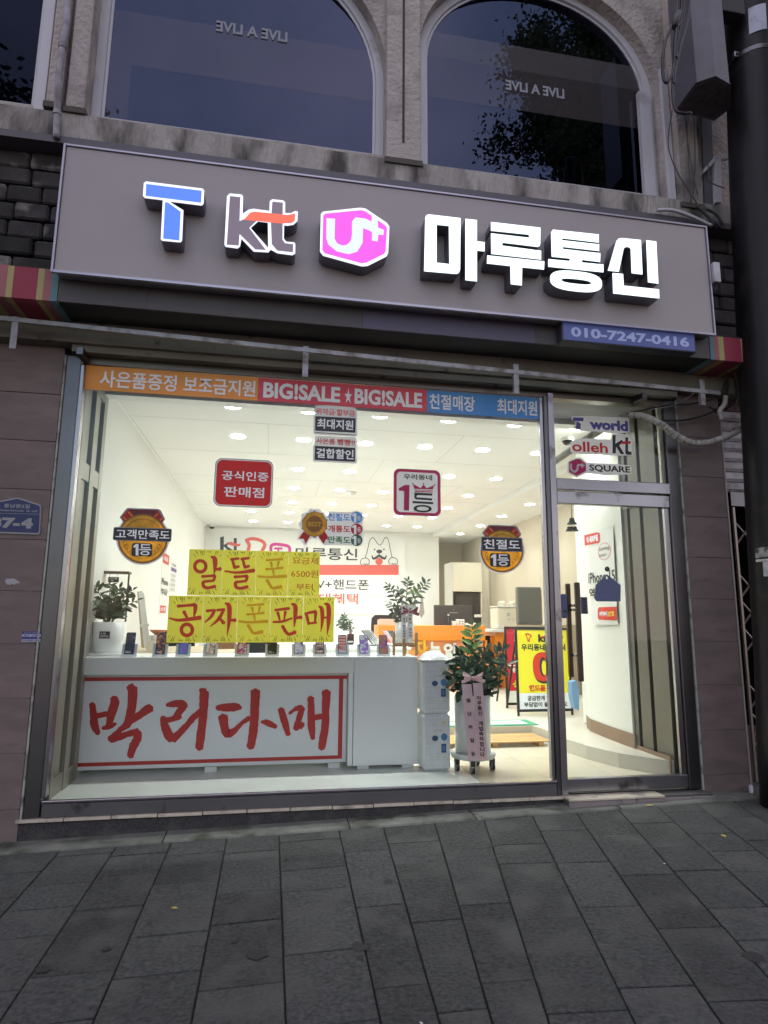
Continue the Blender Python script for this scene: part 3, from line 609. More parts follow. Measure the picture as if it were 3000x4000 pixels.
# display counter with phones
TZ = 1.205; TY = .70
ct = thing('display_counter', (0, 1, FZ), 'long white display counter behind the window with phones on top', 'counter')
xl, xr = -1.525, 1.335; xs = .755
box('top', (xl, xs - .003, TY, 1.32, TZ - .145, TZ), WHITEG, ct, .003)
box('top', (xs, xr, TY, 1.32, TZ - .03, TZ), WHITEG, ct, .003)
box('body', (xl, xs - .045, TY + .12, 1.3, .285, TZ - .146), WHITEG, ct)
box('body', (xs, xr, TY + .005, 1.3, .275, TZ - .0305), WHITEG, ct, .002)
box('end_panel', (xs - .044, xs - .004, TY + .02, 1.3, .275, TZ - .146), WHITEG, ct)
for x in (-.5, .55, .80, 1.2): box('foot', (x, x + .1, TY + .1 if x < .7 else TY + .03, 1.2, FZ, .284 if x < .7 else .274), GREYW, ct)
BY = TY + .105
bn = thing('banner', (-.4, BY, .3), 'white banner with red brush lettering and red border on the counter front', 'banner')
a = aty(283, 2640, BY); b = aty(1360, 2995, BY)
q = Q((xl + .005, BY, 1.045), (xs - .05, BY, 1.045), (xs - .05, BY, .292), (xl + .005, BY, .292))
BANW = M('banner_white', (.76, .78, .79), .45, var=.02, vs=1); BANR = M('banner_red', (.46, .025, .02), .5, var=.08, vs=8)
sheet('cloth', q, .012, BANW, bn)
for r in ((0, .015, 1, .055), (0, .925, .985, .965), (.968, .0551, .985, .9249)): face(q, BANR, bn, .002, 'border', r)
Za = Zm(250, 2600, 600 / 1659); Zb = Zm(750, 2600, 650 / 1659)
S = [Za(s) for s in [
 [(305, 410, 66), (322, 550, 82), (330, 650, 88), (372, 738, 50)], [(535, 345, 80), (548, 400, 98), (510, 520, 96), (490, 620, 70), (475, 660, 60)], [(560, 625, 30), (500, 655, 60), (415, 678, 45)], [(350, 545, 55), (470, 520, 62)],
 [(690, 238, 60), (742, 240, 100)], [(742, 235, 104), (742, 330, 106), (728, 470, 100), (690, 620, 92), (610, 690, 55), (560, 745, 70), (492, 800, 72)], [(700, 600, 80), (800, 545, 80), (880, 485, 92), (940, 455, 92)],
 [(500, 800, 80), (600, 772, 70), (700, 735, 66), (800, 712, 76)], [(795, 715, 90), (790, 790, 94), (745, 880, 88), (715, 985, 70)],
 [(1105, 428, 32), (1180, 415, 72), (1280, 410, 74), (1325, 445, 40)], [(1295, 425, 92), (1240, 510, 76), (1180, 575, 60), (1090, 580, 40)], [(1065, 555, 60), (1085, 640, 84), (1125, 740, 100), (1170, 800, 92)], [(1110, 590, 60), (1200, 575, 50), (1265, 555, 36)], [(1170, 800, 92), (1230, 745, 80), (1330, 640, 66), (1400, 560, 70), (1480, 490, 60)],
 [(1470, 262, 50), (1520, 285, 90)], [(1515, 285, 100), (1508, 450, 96), (1497, 600, 92), (1478, 750, 92), (1460, 900, 86)]]]
S += [Zb(s) for s in [
 [(245, 420, 50), (350, 418, 82), (440, 412, 78), (490, 418, 34)], [(308, 505, 98), (322, 590, 84), (348, 680, 82), (420, 650, 60), (490, 580, 42), (575, 520, 50)], [(632, 250, 96), (626, 400, 86), (620, 560, 86), (605, 700, 86), (580, 820, 76)], [(692, 560, 26), (755, 572, 62), (838, 612, 44)],
 [(885, 430, 62), (920, 545, 74), (960, 690, 48)], [(968, 478, 26), (1040, 430, 46), (1100, 415, 54)], [(1098, 420, 60), (1075, 500, 58), (1050, 580, 60), (1038, 635, 60)], [(1112, 580, 36), (1070, 605, 80)],
 [(1184, 318, 66), (1188, 450, 66), (1190, 600, 72), (1208, 730, 44)], [(1215, 522, 58), (1300, 506, 60)], [(1342, 258, 92), (1334, 400, 76), (1328, 600, 76), (1305, 740, 80), (1290, 830, 66)]]]
strokes('lettering', S, lambda x, y, i: aty(x, y, BY - .002 - .0003 * i), BANR, bn, jit=1.2)

# phones on stands
def scr(name, cols, scale=18, seed=0):
    mt = bpy.data.materials.new(name); mt.use_nodes = True; N = mt.node_tree.nodes; Lk = mt.node_tree.links; b = N['Principled BSDF']; b.inputs['Roughness'].default_value = .15
    tc = N.new('ShaderNodeTexCoord'); mp = N.new('ShaderNodeMapping'); mp.inputs['Location'].default_value = (seed, seed * 2, seed); Lk.new(tc.outputs['Object'], mp.inputs[0])
    n_ = N.new('ShaderNodeTexNoise'); n_.inputs['Scale'].default_value = scale; n_.inputs['Detail'].default_value = 1.5; n_.inputs['Distortion'].default_value = 1.5; Lk.new(mp.outputs[0], n_.inputs['Vector'])
    r = N.new('ShaderNodeValToRGB'); e = r.color_ramp.elements; e[0].position = .33; e[1].position = .68; e[0].color = (*cols[0], 1); e[1].color = (*cols[-1], 1)
    for i, c_ in enumerate(cols[1:-1]): k = e.new(.33 + .35 * (i + 1) / (len(cols) - 1)); k.color = (*c_, 1)
    Lk.new(n_.outputs['Fac'], r.inputs[0]); Lk.new(r.outputs[0], b.inputs['Base Color']); Lk.new(r.outputs[0], b.inputs['Emission Color']); b.inputs['Emission Strength'].default_value = .0
    return mt
K_ = (.01, .01, .015)
phones = [(502, [K_, K_, K_, (.35, .35, .4)], 'black phone with silver lettered screen, first from the left on the counter', 'Galaxy'), (623, [K_, K_, (.5, .12, .02), (.8, .35, .05)], 'phone with dark screen and orange glow beside the yellow posters', 'Galaxy'),
 (713, [(.03, .1, .5), (.05, .25, .7), (.35, .05, .5)], 'phone with blue and purple screen on its white stand', ''), (820, [(.7, .75, .75), (.75, .8, .78), (.6, .15, .2), (.2, .6, .5)], 'phone with white screen and thin coloured lines', ''),
 (944, [(.75, .75, .8), (.6, .05, .15), (.1, .15, .6)], 'phone showing white, red and blue brush pattern', ''), (1063, [K_, K_, (.45, .02, .02)], 'phone with black and red swirl and small white caption', 'Galaxy\nS21 Ultra 5G'),
 (1167, [(.75, .75, .85), (.6, .6, .85), (.12, .1, .35)], 'phone with pale violet round pattern and small white caption', 'Galaxy S23+'), (1249, [(.1, .05, .05), (.4, .25, .2), (.25, .12, .1)], 'phone with app grid on dusky brown screen', 'grid'),
 (1338, [(.5, .05, .04), (.6, .12, .06), (.25, .4, .5)], 'phone with app grid on red and blue screen, third from the plant stand', 'grid'), (1422, [(.55, .6, .68), (.6, .65, .72), (.2, .1, .5), (.45, .2, .6)], 'phone with white screen and purple flower pattern', ''),
 (1499, [(.03, .25, .2), (.5, .16, .05), (.3, .05, .2), (.1, .2, .5)], 'phone with orange and green bubble pattern nearest the plant stand', '')]
STAND = M('stand_acrylic', (.62, .64, .66), .2)
stand_me = MB().box(-.062, .062, -.01, .075, 0, .006).prism([(-.062, .01, .006), (-.045, .01, .006), (-.045, .045, .105), (-.062, .045, .105)], (0, .004, 0)).prism([(.045, .01, .006), (.062, .01, .006), (.062, .045, .105), (.045, .045, .105)], (0, .004, 0)).prism([(-.0445, .014, .006), (.0445, .014, .006), (.0445, .049, .105), (-.0445, .049, .105)], (0, .004, 0)).box(-.05, .05, -.012, -.006, .0, .02)
for i, (px, cols, lab, cap) in enumerate(phones):
    yb = TY + .075; p = aty(px, 2560, yb)
    t = thing('display_phone', (p.x, yb, TZ), lab, 'phone', 'phones standing on the display counter')
    mk('stand', [v + WL[t] for v in stand_me.v], stand_me.f, STAND, t, base=WL[t])
    h = .185 if i < 2 else .17; w_ = .039; ty = .055
    TLp = WL[t] + Vector((-w_, .001 + ty, .018 + h)); q = Q(TLp, TLp + Vector((2 * w_, 0, 0)), WL[t] + Vector((w_, .001, .018)), WL[t] + Vector((-w_, .001, .018)))
    MB().prism([q.p(u, v) for u, v in ((.08, 0), (0, .04), (0, .96), (.08, 1), (.92, 1), (1, .96), (1, .04), (.92, 0))], -q.n * .008).out('case', BLACKG, t)
    face(q, scr('screen_%d' % i, cols, 16, i * 3.1), t, .001, 'screen', (.05, .03, .95, .975))
    WT = bpy.data.materials.get('print_white') or M('print_white', (.75, .75, .78), .5)
    if cap == 'grid':
        g_ = MB()
        for a in range(4):
            for b_ in range(6):
                if b_ != 4: g_.add([q.p(.13 + a * .2 + du, .09 + b_ * .145 + dv, .002) for du, dv in ((0, 0), (.13, 0), (.13, .075), (0, .075))], [(0, 3, 2, 1)])
        g_.out('icons', M('icon_%d' % i, (.7, .55, .5), .4), t)
    elif cap: text(cap, q, (.12, .84, .7, .95), WT, t, bold=.02)
    else: mk('camera_hole', [q.p(.5 + .03 * math.cos(k), .05 + .015 * math.sin(k), .002) for k in range(6)], [(0, 1, 2, 3, 4, 5)], BLACK, t)

# plants
LEAF = [M('leaf_dark', (.022, .055, .03), .35, var=.3, vs=30, rvar=.4), M('leaf_mid', (.045, .10, .05), .35, var=.3, vs=30, rvar=.4), M('leaf_bright', (.12, .24, .04), .4, var=.2, vs=30, rvar=.3)]
STEM = M('plant_stem', (.06, .10, .035), .5)
def leaf_mesh(L, W_, mt):
    V = []; Fc = []; pr = [(0, 0), (.15, .6), (.4, 1), (.65, .85), (.87, .45), (1, 0)]
    for i, (t, ww) in enumerate(pr):
        zc = -.18 * L * t * t; 
        V += [(t * L, -ww * W_ / 2, zc + .12 * ww * W_), (t * L, 0, zc), (t * L, ww * W_ / 2, zc + .12 * ww * W_)]
    for i in range(len(pr) - 1): Fc += [(3 * i, 3 * i + 3, 3 * i + 4, 3 * i + 1), (3 * i + 1, 3 * i + 4, 3 * i + 5, 3 * i + 2)]
    me = bpy.data.meshes.new('leaf'); me.from_pydata(V, [], Fc); me.materials.append(mt); [setattr(p, 'use_smooth', True) for p in me.polygons]; return me
def plant(root, stems, leaf_len, seed, parent, bright=()):
    rr = random.Random(seed); lm = [leaf_mesh(leaf_len * 1.12, leaf_len * .50, m_) for m_ in LEAF]; lb = lm[2]
    for si, (dx, dy, h, curl, nl) in enumerate(stems):
        pts = [root + Vector((dx * .12, dy * .12, 0)), root + Vector((dx * .35, dy * .35, h * .45)), root + Vector((dx * .7, dy * .7, h * .82)), root + Vector((dx, dy, h))]
        P = bez(pts, 8); MB().tube(P, [.006 - .004 * i / len(P) for i in range(len(P))], 5).out('stem', STEM, parent, True)
        for k in range(nl):
            f = .22 + .78 * k / (nl - 1); i = min(int(f * (len(P) - 1)), len(P) - 2); p = P[i].lerp(P[i + 1], f * (len(P) - 1) - i); t = (P[min(i + 1, len(P) - 1)] - P[i]).normalized()
            side = 1 if k % 2 else -1; rot = curl + rr.uniform(-.35, .35)
            a = Vector((math.cos(rot), math.sin(rot), 0)); a = (a - t * a.dot(t)).normalized()
            if k == nl - 1: d = t
            else: d = (a * side * rr.uniform(.8, 1) + t * rr.uniform(.35, .75) + Vector((rr.uniform(-.2, .2), rr.uniform(-.2, .2), rr.uniform(-.15, .1)))).normalized()
            nrm = t.cross(a).normalized()
            if nrm.y > 0: nrm = -nrm
            nrm = (nrm + Vector((0, 0, .9)) + Vector((rr.uniform(-.4, .4), rr.uniform(-.4, .2), 0))); nrm = (nrm - d * nrm.dot(d)).normalized(); by = nrm.cross(d)
            mt = lb if si in bright else lm[0 if rr.random() < .6 else 1]
            o = link('leaf', mt, p, None, parent); s = rr.uniform(.7, 1.1) * (.8 if k > nl - 3 else 1)
            Mx = Matrix((d, by, nrm)).transposed().to_4x4(); Mx.translation = p - WL[parent]; o.matrix_local = Mx @ Matrix.Scale(s, 4)
SOIL = M('soil', (.04, .025, .015), .95)
# left counter plant in a white pot
yp = .98; p = aty(421, 2560, yp); p.z = TZ
t = thing('potted_plant', p, 'leafy dark green plant in a white pot at the left end of the counter', 'potted plant')
MB().box(p.x - .16, p.x + .16, p.y - .12, p.y + .14, TZ, TZ + .025, ch=.005).out('plinth', WHITEG, t)
MB().lathe([(.125, .025), (.138, .29), (.128, .29), (.125, .27)], p, 28).out('pot', WHITEG, t, True)
MB().lathe([(.126, .262), (.01, .27)], p, 20).out('soil', SOIL, t)
qa = Q(p + Vector((-.05, -.138, .21)), p + Vector((.035, -.138, .21)), p + Vector((.035, -.137, .15)), p + Vector((-.05, -.137, .15))); s_ = sheet('pot_label', qa, .002, BLACK, t); text('축 개업\n번창하세요', qa, (.1, .15, .9, .85), bpy.data.materials['print_white'], s_)
plant(p + Vector((-.02, 0, .27)), [(a_ * .85, b_, c_ * .84, d_, e_) for a_, b_, c_, d_, e_ in [(-.26, 0, .33, .4, 13), (-.14, -.08, .40, .2, 12), (-.02, .03, .42, -.3, 12), (.10, -.05, .38, .3, 13), (.22, 0, .36, .0, 14), (-.18, .08, .22, .5, 10), (.16, .08, .2, .2, 10), (.02, -.12, .2, 0, 10), (-.06, 0, .26, .6, 10), (.1, -.1, .14, -.3, 8), (-.1, -.08, .2, .9, 10), (.05, .02, .3, .9, 11), (.28, -.03, .25, -.2, 9)]], .078, 3, t)
# wooden arch frame behind it
yf = 1.2; fr = thing('plant_arch', aty(440, 2560, yf), 'thin brown wooden arch frame behind the left counter plant', 'frame'); WOODF = M('brown_wood', (.10, .055, .03), .5, var=.2, vs=20)
a, b, c_, d_ = aty(380, 2230, yf), aty(506, 2233, yf), aty(494, 2560, yf), aty(372, 2560, yf)
box('top_bar', (a.x, b.x, yf - .02, yf + .1, a.z - .022, a.z), WOODF, fr, .002)
for x in (a.x, b.x - .01): box('leg', (x, x + .014, yf - .005, yf + .01, TZ, a.z - .022), WOODF, fr)
hs = thing('hanging_sign', aty(442, 2265, yf), 'tiny black signboard hanging inside the wooden arch frame', 'sign'); q = QY((423, 2254), (463, 2275), yf); sheet('board', q, .008, BLACK, hs); text('즐거운 하루\n되세요', q, (.15, .2, .85, .8), bpy.data.materials['print_white'], hs)
for px in (428, 458): e_ = aty(px, 2254, yf); MB().tube([(e_.x, yf, e_.z), (e_.x, yf, a.z - .02)], .0015, 4).out('string', BLACK, hs)

# stand plant with ribbon
PINKR = M('ribbon_magenta', (.25, .01, .05), .3); PALER = M('ribbon_pink', (.80, .57, .62), .55, transl=.2); WHR = M('ribbon_white', (.70, .70, .70), .6, transl=.2); OAK = M('light_oak', (.38, .23, .10), .5, var=.2, vs=20, stretch=(8, 8, 1))
def bow(c, s, mt, parent):
    for sg in (-1, 1):
        for (ang, ln, wd) in ((.45, 1.0, .55), (-.25, 1.05, .5), (.05, .8, .4)):
            mb = MB(); V = []; n = 8
            for i in range(n + 1):
                a = math.pi * i / n * 1.0; r = s * ln * math.sin(a) ; hgt = s * wd * .5
                # loop profile: leaves the knot, bulges, returns nearer the viewer
                t_ = i / n; x = sg * s * ln * math.sin(math.pi * t_ * .98); yy = -s * .35 * math.sin(math.pi * t_) * (1 if t_ > .5 else .1) - .004 * i / n; zz_ = s * .5 * (t_ - .5) * (1 - abs(2 * t_ - 1) * .9)
                X = x * math.cos(ang) - zz_ * math.sin(ang) * sg; Zz = sg * x * math.sin(ang) + zz_ * math.cos(ang)
                ww = hgt * (.25 + .75 * math.sin(math.pi * t_))
                V += [(c[0] + X, c[1] + yy, c[2] + Zz - ww / 2), (c[0] + X, c[1] + yy - .01, c[2] + Zz + ww / 2)]
            mb.add(V, [(2 * i, 2 * i + 2, 2 * i + 3, 2 * i + 1) for i in range(n)]); mb.out('bow_loop', mt, parent, True)
    MB().box(c[0] - s * .13, c[0] + s * .13, c[1] - s * .4, c[1], c[2] - s * .15, c[2] + s * .15, ch=s * .04).out('knot', mt, parent)
def tail(name, pts_px, yv, wpx, chars, mt, parent, tmat, sy):
    """hanging ribbon strip: left/right edges follow pixels on plane y, notch at end"""
    (x0, y0), (x1, y1) = pts_px
    TL, TR, BR, BL = aty(x0 - wpx / 2, y0, yv), aty(x0 + wpx / 2, y0, yv), aty(x1 + wpx / 2, y1, yv - .02), aty(x1 - wpx / 2, y1, yv - .02)
    q = Q(TL, TR, BR, BL); V = []; n = 8
    for i in range(n + 1): V += [q.p(0, i / n, .006 * math.sin(i * 1.3)), q.p(.5, i / n * (.985 if i == n else 1), .006 * math.sin(i * 1.3) + .006), q.p(1, i / n, .006 * math.sin(i * 1.3))]
    o = mk(name, V, [(3 * i + j, 3 * i + j + 1, 3 * i + j + 4, 3 * i + j + 3) for i in range(n) for j in (0, 1)], mt, parent)
    k = [c for c in chars]
    for i, ch_ in enumerate(k):
        if ch_ == ' ': continue
        v = .1 + .86 * i / len(k); text(ch_, q, (.5 - sy[0] / 2, v, .5 + sy[0] / 2, v + sy[1]), tmat, o, off=.015, bold=.03)
yq = .93; p = aty(1580, 2563, yq); p.z = TZ
t = thing('potted_plant', p, 'glossy plant in a white pot on a wooden plant stand with white ribbons', 'potted plant')
MB().lathe([(.085, .115), (.088, .30), (.08, .30), (.078, .285)], p, 24).out('pot', WHITEG, t, True); MB().lathe([(.079, .28), (.01, .283)], p, 16).out('soil', SOIL, t)
for dx, dy in ((-.107, -.02), (-.03, -.11), (.105, -.05), (.03, .11)): box('stand_leg', (p.x + dx - .012, p.x + dx + .012, p.y + dy - .012, p.y + dy + .012, TZ, TZ + .21), OAK, t, .003)
MB().box(p.x - .1, p.x + .1, p.y - .012, p.y + .012, TZ + .088, TZ + .11).box(p.x - .012, p.x + .012, p.y - .1, p.y + .1, TZ + .086, TZ + .108).out('stand_bar', OAK, t)
plant(p + Vector((0, 0, .28)), [(-.17, -.03, .37, .2, 14), (-.06, 0, .33, .5, 12), (.03, -.02, .42, 0, 14), (.12, -.02, .33, -.2, 11), (.22, -.01, .41, 0, 15), (-.15, .03, .2, .3, 10), (.1, .05, .2, 0, 9), (-.12, -.06, .12, .3, 8)], .07, 8, t, bright=(3,))
gr = thing('gift_ribbon', p + Vector((0, -.1, .3)), 'dark red bow with white lettered ribbon tails on the counter plant', 'ribbon')
bow(p + Vector((.03, -.10, .40)), .085, PINKR, gr)
INK = M('ink', (.02, .015, .015), .6)
tail('tail', ((1578, 2362), (1577, 2496)), yq - .105, 20, '돈벼락 맞고 부자되세요', WHR, gr, INK, (.5, .055)); tail('tail', ((1601, 2362), (1602, 2498)), yq - .105, 21, '코리아통신 김사장', WHR, gr, INK, (.5, .065))

# paper packs
x0 = atz(1645, 3008, FZ).x; PACKM = M('pack_plastic', (.70, .72, .72), .25, bump=.9, bs=22, var=.05, vs=12); PRB = M('print_navy', (.02, .06, .14), .5); PRG = M('print_greyish', (.42, .43, .42), .5); PRL = M('print_blue', (.05, .20, .42), .5); PRY = M('print_yellowish', (.62, .60, .34), .5)
def pack(z0, z1, lab):
    t = thing('tissue_pack', (x0 + .12, .66, z0), lab, 'pack'); mb = MB(); n = 10
    mb.box(x0 + .004, x0 + .252, .55, .80, z0, z1, ch=.022); o = mb.out('wrapper', PACKM, t)
    q = Q((x0 + .02, .549, z1 - .02), (x0 + .235, .549, z1 - .02), (x0 + .235, .549, z0 + .02), (x0 + .02, .549, z0 + .02))
    L = MB()
    for k in range(9): L.add([q.p(0, .06 + k * .11, .001), q.p(1, .06 + k * .11, .001), q.p(1, .064 + k * .11, .001), q.p(0, .064 + k * .11, .001)], [(0, 3, 2, 1)])
    for k in range(8): L.add([q.p(.06 + k * .12, 0, .0015), q.p(.064 + k * .12, 0, .0015), q.p(.064 + k * .12, 1, .0015), q.p(.06 + k * .12, 1, .0015)], [(0, 3, 2, 1)])
    L.out('grid_print', PRG, t)
    shape(q, [ell(.42, .42, .13, .055)], PRB, t, .0025); shape(q, [ell(.80, .40, .13, .075)], PRL, t, .0025); shape(q, [[(.68, .53), (.88, .53), (.88, .70), (.68, .70)]], PRB, t, .0025); shape(q, [[(.72, .56), (.84, .56), (.84, .67), (.72, .67)]], PRL, t, .003)
    shape(q, [[(.28, .53), (.55, .53), (.58, .68), (.25, .68)]], M('print_pale', (.66, .68, .70), .5), t, .0022); text('소프트 화장지', q, (.38, .25, .72, .29), PRG, t)
    for u in (.22, .5, .76): text('30m', q, (u, .76, u + .14, .80), PRY, t)
    shape(q, [ell(.78, .12, .14, .035), ell(.70, .14, .05, .02)], PRY, t, .0022)
pack(FZ + .002, FZ + .475, 'lower tissue roll pack standing on the floor beside the counter'); pack(FZ + .478, FZ + .93, 'upper tissue roll pack stacked between counter and floor plant')
# crumpled plastic on top
mb = MB(); n = 9; V = []
for i in range(n + 1):
    for j in range(n + 1):
        u, v = i / n, j / n; hh = .07 * math.sin(math.pi * u) ** .6 * math.sin(math.pi * v) ** .6 + .03 * MN.noise(Vector((u * 5, v * 5, 1)))
        V.append((x0 - .01 + .28 * u, .54 + .26 * v, FZ + .933 + max(hh, 0) + .004))
mb.add(V, [(i * (n + 1) + j, (i + 1) * (n + 1) + j, (i + 1) * (n + 1) + j + 1, i * (n + 1) + j + 1) for i in range(n) for j in range(n)])
o = mb.out('plastic_bag', PACKM, None, True); tag(o, 'crumpled clear-white plastic wrap lying on top of the tissue packs', 'bag')

# floor plant on caster tray
pc = Vector((1.80, .56, FZ))
t = thing('potted_plant', pc, 'tall glossy plant in white cylinder pot on a caster tray by the door', 'potted plant')
tr_ = MB().lathe([(.16, .10), (.19, .11), (.20, .14), (.195, .155), (.18, .15), (.01, .148)], pc, 32).out('caster_tray', GREYW, t, True)
for an in (250, 340, 195, 60):
    w_ = pc + Vector((.165 * math.cos(math.radians(an)), .165 * math.sin(math.radians(an)), .045)); mb = MB()
    mb.tube([w_ + Vector((-.014, 0, -.005)), w_ + Vector((-.004, 0, -.005))], .04, 14).tube([w_ + Vector((.004, 0, -.005)), w_ + Vector((.014, 0, -.005))], .04, 14).box(w_.x - .02, w_.x + .02, w_.y - .02, w_.y + .02, w_.z + .02, w_.z + .06); mb.out('caster', BLACKG, tr_)
MB().lathe([(.155, .15), (.160, .64), (.150, .64), (.148, .61)], pc, 32).out('pot', WHITEG, t, True); MB().lathe([(.149, .605), (.01, .61)], pc, 20).out('soil', SOIL, t)
plant(pc + Vector((0, 0, .60)), [(-.16, -.05, .36, .3, 12), (-.05, .02, .46, .1, 13), (.0, -.03, .64, 0, 14), (.14, .0, .42, .2, 12), (.27, -.05, .42, -.2, 14), (.33, -.04, .30, -.1, 13), (-.22, .0, .26, .4, 12), (-.1, -.1, .26, .2, 12), (.1, -.1, .24, -.2, 12), (-.05, .08, .34, .5, 12), (-.12, -.02, .40, .6, 13), (.08, -.05, .34, .2, 13), (-.2, -.06, .2, -.2, 12), (.2, -.08, .26, .5, 13), (-.02, -.1, .3, .9, 13), (.05, .05, .5, -.4, 13), (.18, -.1, .14, .6, 11), (-.1, -.12, .16, 1.0, 11), (-.18, -.1, .08, .5, 9), (.12, -.13, .06, 0, 9), (.0, -.14, .12, .4, 8), (.2, .0, .12, .1, 9)], .105, 21, t, bright=(2,))
gr = thing('gift_ribbon', pc + Vector((.03, -.18, .6)), 'pale pink bow and two long lettered ribbons on the floor plant pot', 'ribbon')
bb_ = aty(1846, 2650, pc.y - .2); bow(bb_, .10, PALER, gr)
tail('tail', ((1822, 2672), (1849, 2974)), pc.y - .19, 38, ' 별 난 바 일 동', PALER, gr, INK, (.42, .055)); tail('tail', ((1866, 2668), (1884, 2970)), pc.y - .195, 38, ' 마루통신 개업축하합니다', PALER, gr, INK, (.46, .058))

# ---- room behind
ORANGE = M('orange_laminate', (.80, .27, .03), .4, var=.02, vs=2); ORANGE2 = M('orange_panel', (.78, .30, .12), .5, var=.03, vs=3)
GREYD = M('charcoal', (.05, .047, .045), .5); BEIGE = M('beige_plastic', (.66, .62, .50), .45)
yd = 5.35; a = aty(1478, 2442, yd); b = aty(1893, 2455, yd)
t = thing('reception_desk', ((a.x + b.x) / 2, yd + .3, FZ2), 'orange reception desk with raised cut-out letters on its front', 'desk')
zt = 1.43; zm = aty(1700, 2502, yd).z
box('top', (a.x, b.x, yd - .03, yd + .45, zm, zt), ORANGE, t, .004); box('front', (a.x + .03, b.x - .03, yd, yd + .6, FZ2, zm - .002), ORANGE2, t)
box('end_panel', (b.x - .002, b.x + .03, yd - .03, yd + .65, FZ2, zm + .0), ORANGE, t)
for s_, r_, mt in (('자', (1610, 2500, 1674, 2566), M('letter_yellow', (.72, .38, .03), .4)), ('는', (1678, 2508, 1722, 2572), GREYW), ('알', (1732, 2512, 1792, 2580), GREYW), ('감', (1546, 2500, 1604, 2566), bpy.data.materials['print_yellowish'])):
    q = QY(r_[:2], r_[2:], yd - .035)
    V, Fc = txt_mesh(s_, .045); 
    for off, mm in ((.0, mt),): mk('letter', [q.p(a_, b_, off) for a_, b_ in V], Fc, mm, t)
    mk('letter', [q.p(a_, b_, -.012) for a_, b_ in V], Fc, M('letter_back_%s' % ord(s_), (.35, .33, .3), .5), t)
def onthing(name, tl, br, y, dep, mt, label, cat, ch=.004, extra=None, zb=None):
    p0 = aty(*tl, y); p1 = aty(*br, y); z0 = zb if zb is not None else p1.z
    t = thing(name, ((p0.x + p1.x) / 2, y, z0), label, cat); box('body', (p0.x, p1.x, y, y + dep, z0, p0.z), mt, t, ch); return t, p0, p1
mo, p0, p1 = onthing('monitor', (1696, 2363), (1846, 2452), yd + .2, .04, GREYD, 'wide dark monitor back standing on the orange desk', 'monitor', zb=zt)
for x in (.3, .5, .55): pass
mb = MB(); xx = p0.x + (p1.x - p0.x) * .4
for s_ in ((0, .1, .05, .16), (.08, .02, .1, .05)): mb.box(xx + s_[0], xx + s_[1] + .05, yd + .196, yd + .199, p1.z + .2 + s_[2], p1.z + .205 + s_[2])
mb.out('scuffs', GREYW, mo)
bt = thing('bottle', aty(1752, 2448, yd), 'small dark drink bottle on the orange desk before the monitor', 'bottle'); c_ = aty(1752, 2448, yd + .1); c_.z = zt; MB().lathe([(.035, 0), (.037, .02), (.037, .12), (.014, .15), (.014, .165)], c_, 14).out('body', M('bottle_dark', (.03, .03, .035), .1), bt, True); MB().lathe([(.017, .166), (.017, .19)], c_, 12).out('cap', GREYW, bt)
q1, p0, p1 = onthing('box', (1766, 2426), (1784, 2450), yd + .05, .08, GREYW, 'small plain white box on the orange desk', 'box', zb=zt)
q1, p0, p1 = onthing('box', (1786, 2419), (1815, 2450), yd + .03, .10, GREYW, 'white box printed with four earphone pictures on the desk', 'box', zb=zt)
q = Q((p0.x, yd + .028, p0.z), (p1.x, yd + .028, p0.z), (p1.x, yd + .028, zt), (p0.x, yd + .028, zt))
for u in (.3, .72):
    for v in (.35, .72): shape(q, [ell(u, v, .09, .08)], BLACK, q1)
tw = thing('towel', aty(1840, 2448, yd), 'cream folded cloth lying on the orange desk end', 'towel'); mb = MB(); p0 = aty(1816, 2440, yd + .1); V = []
for i in range(13):
    for j in range(5): V.append((p0.x + .022 * i, yd + .05 + .05 * j, zt + .003 + .03 * (1 + .5 * math.sin(i * .9)) * math.sin(math.pi * j / 4)))
mb.add(V, [(i * 5 + j, i * 5 + j + 1, (i + 1) * 5 + j + 1, (i + 1) * 5 + j) for i in range(12) for j in range(4)]); mb.out('cloth', M('cream_cloth', (.62, .56, .42), .9), tw, True)
bs, p0, p1 = onthing('basket', (1482, 2420), (1543, 2442), yd, .2, M('basket_pink', (.70, .46, .36), .6), 'pale pink wavy-edged basket on the left end of the orange desk', 'basket', zb=zt)
mb = MB()
for k in range(7): x = p0.x + (p1.x - p0.x) * (k + .5) / 7; mb.lathe([(.02, -.001), (.02, .012)], (x, yd + .02, p0.z), 8)
mb.out('wavy_rim', bpy.data.materials['basket_pink'], bs)
# office chairs behind
def chair(px, py, y, label, s=1.0, rz=0):
    p = aty(px, py, y); p.z = FZ2; t = thing('office_chair', p, label, 'chair'); 
    pts = [(-.24, .95), (-.23, 1.12), (-.17, 1.17), (.17, 1.17), (.23, 1.12), (.24, .95), (.2, .6), (-.2, .6)]
    MB().prism([p + Vector((a_ * s, 0, b_ * s)) for a_, b_ in pts], (0, .07, 0)).out('backrest', BLACK, t); MB().box(p.x - .24, p.x + .24, p.y - .45, p.y, FZ2 + .42, FZ2 + .5, ch=.02).out('seat', BLACK, t)
    MB().tube([p + Vector((0, -.2, .08)), p + Vector((0, -.2, .42))], .03, 10).out('post', BLACKG, t)
    mb = MB(); [mb.tube([p + Vector((0, -.2, .1)), p + Vector((.28 * math.cos(k * 1.257), -.2 + .28 * math.sin(k * 1.257), .05))], .018, 6) for k in range(5)]; mb.out('base', BLACKG, t)
chair(1505, 2440, 6.3, 'black office chair behind the left end of the orange desk', 1.05); chair(1900, 2500, 5.9, 'black office chair between the orange desk and orange cabinet', .75); chair(690, 2540, 3.2, 'black office chair behind the counter, nearest the left wall', .86); chair(1000, 2550, 3.4, 'black office chair behind the counter, below the lower posters', .84)
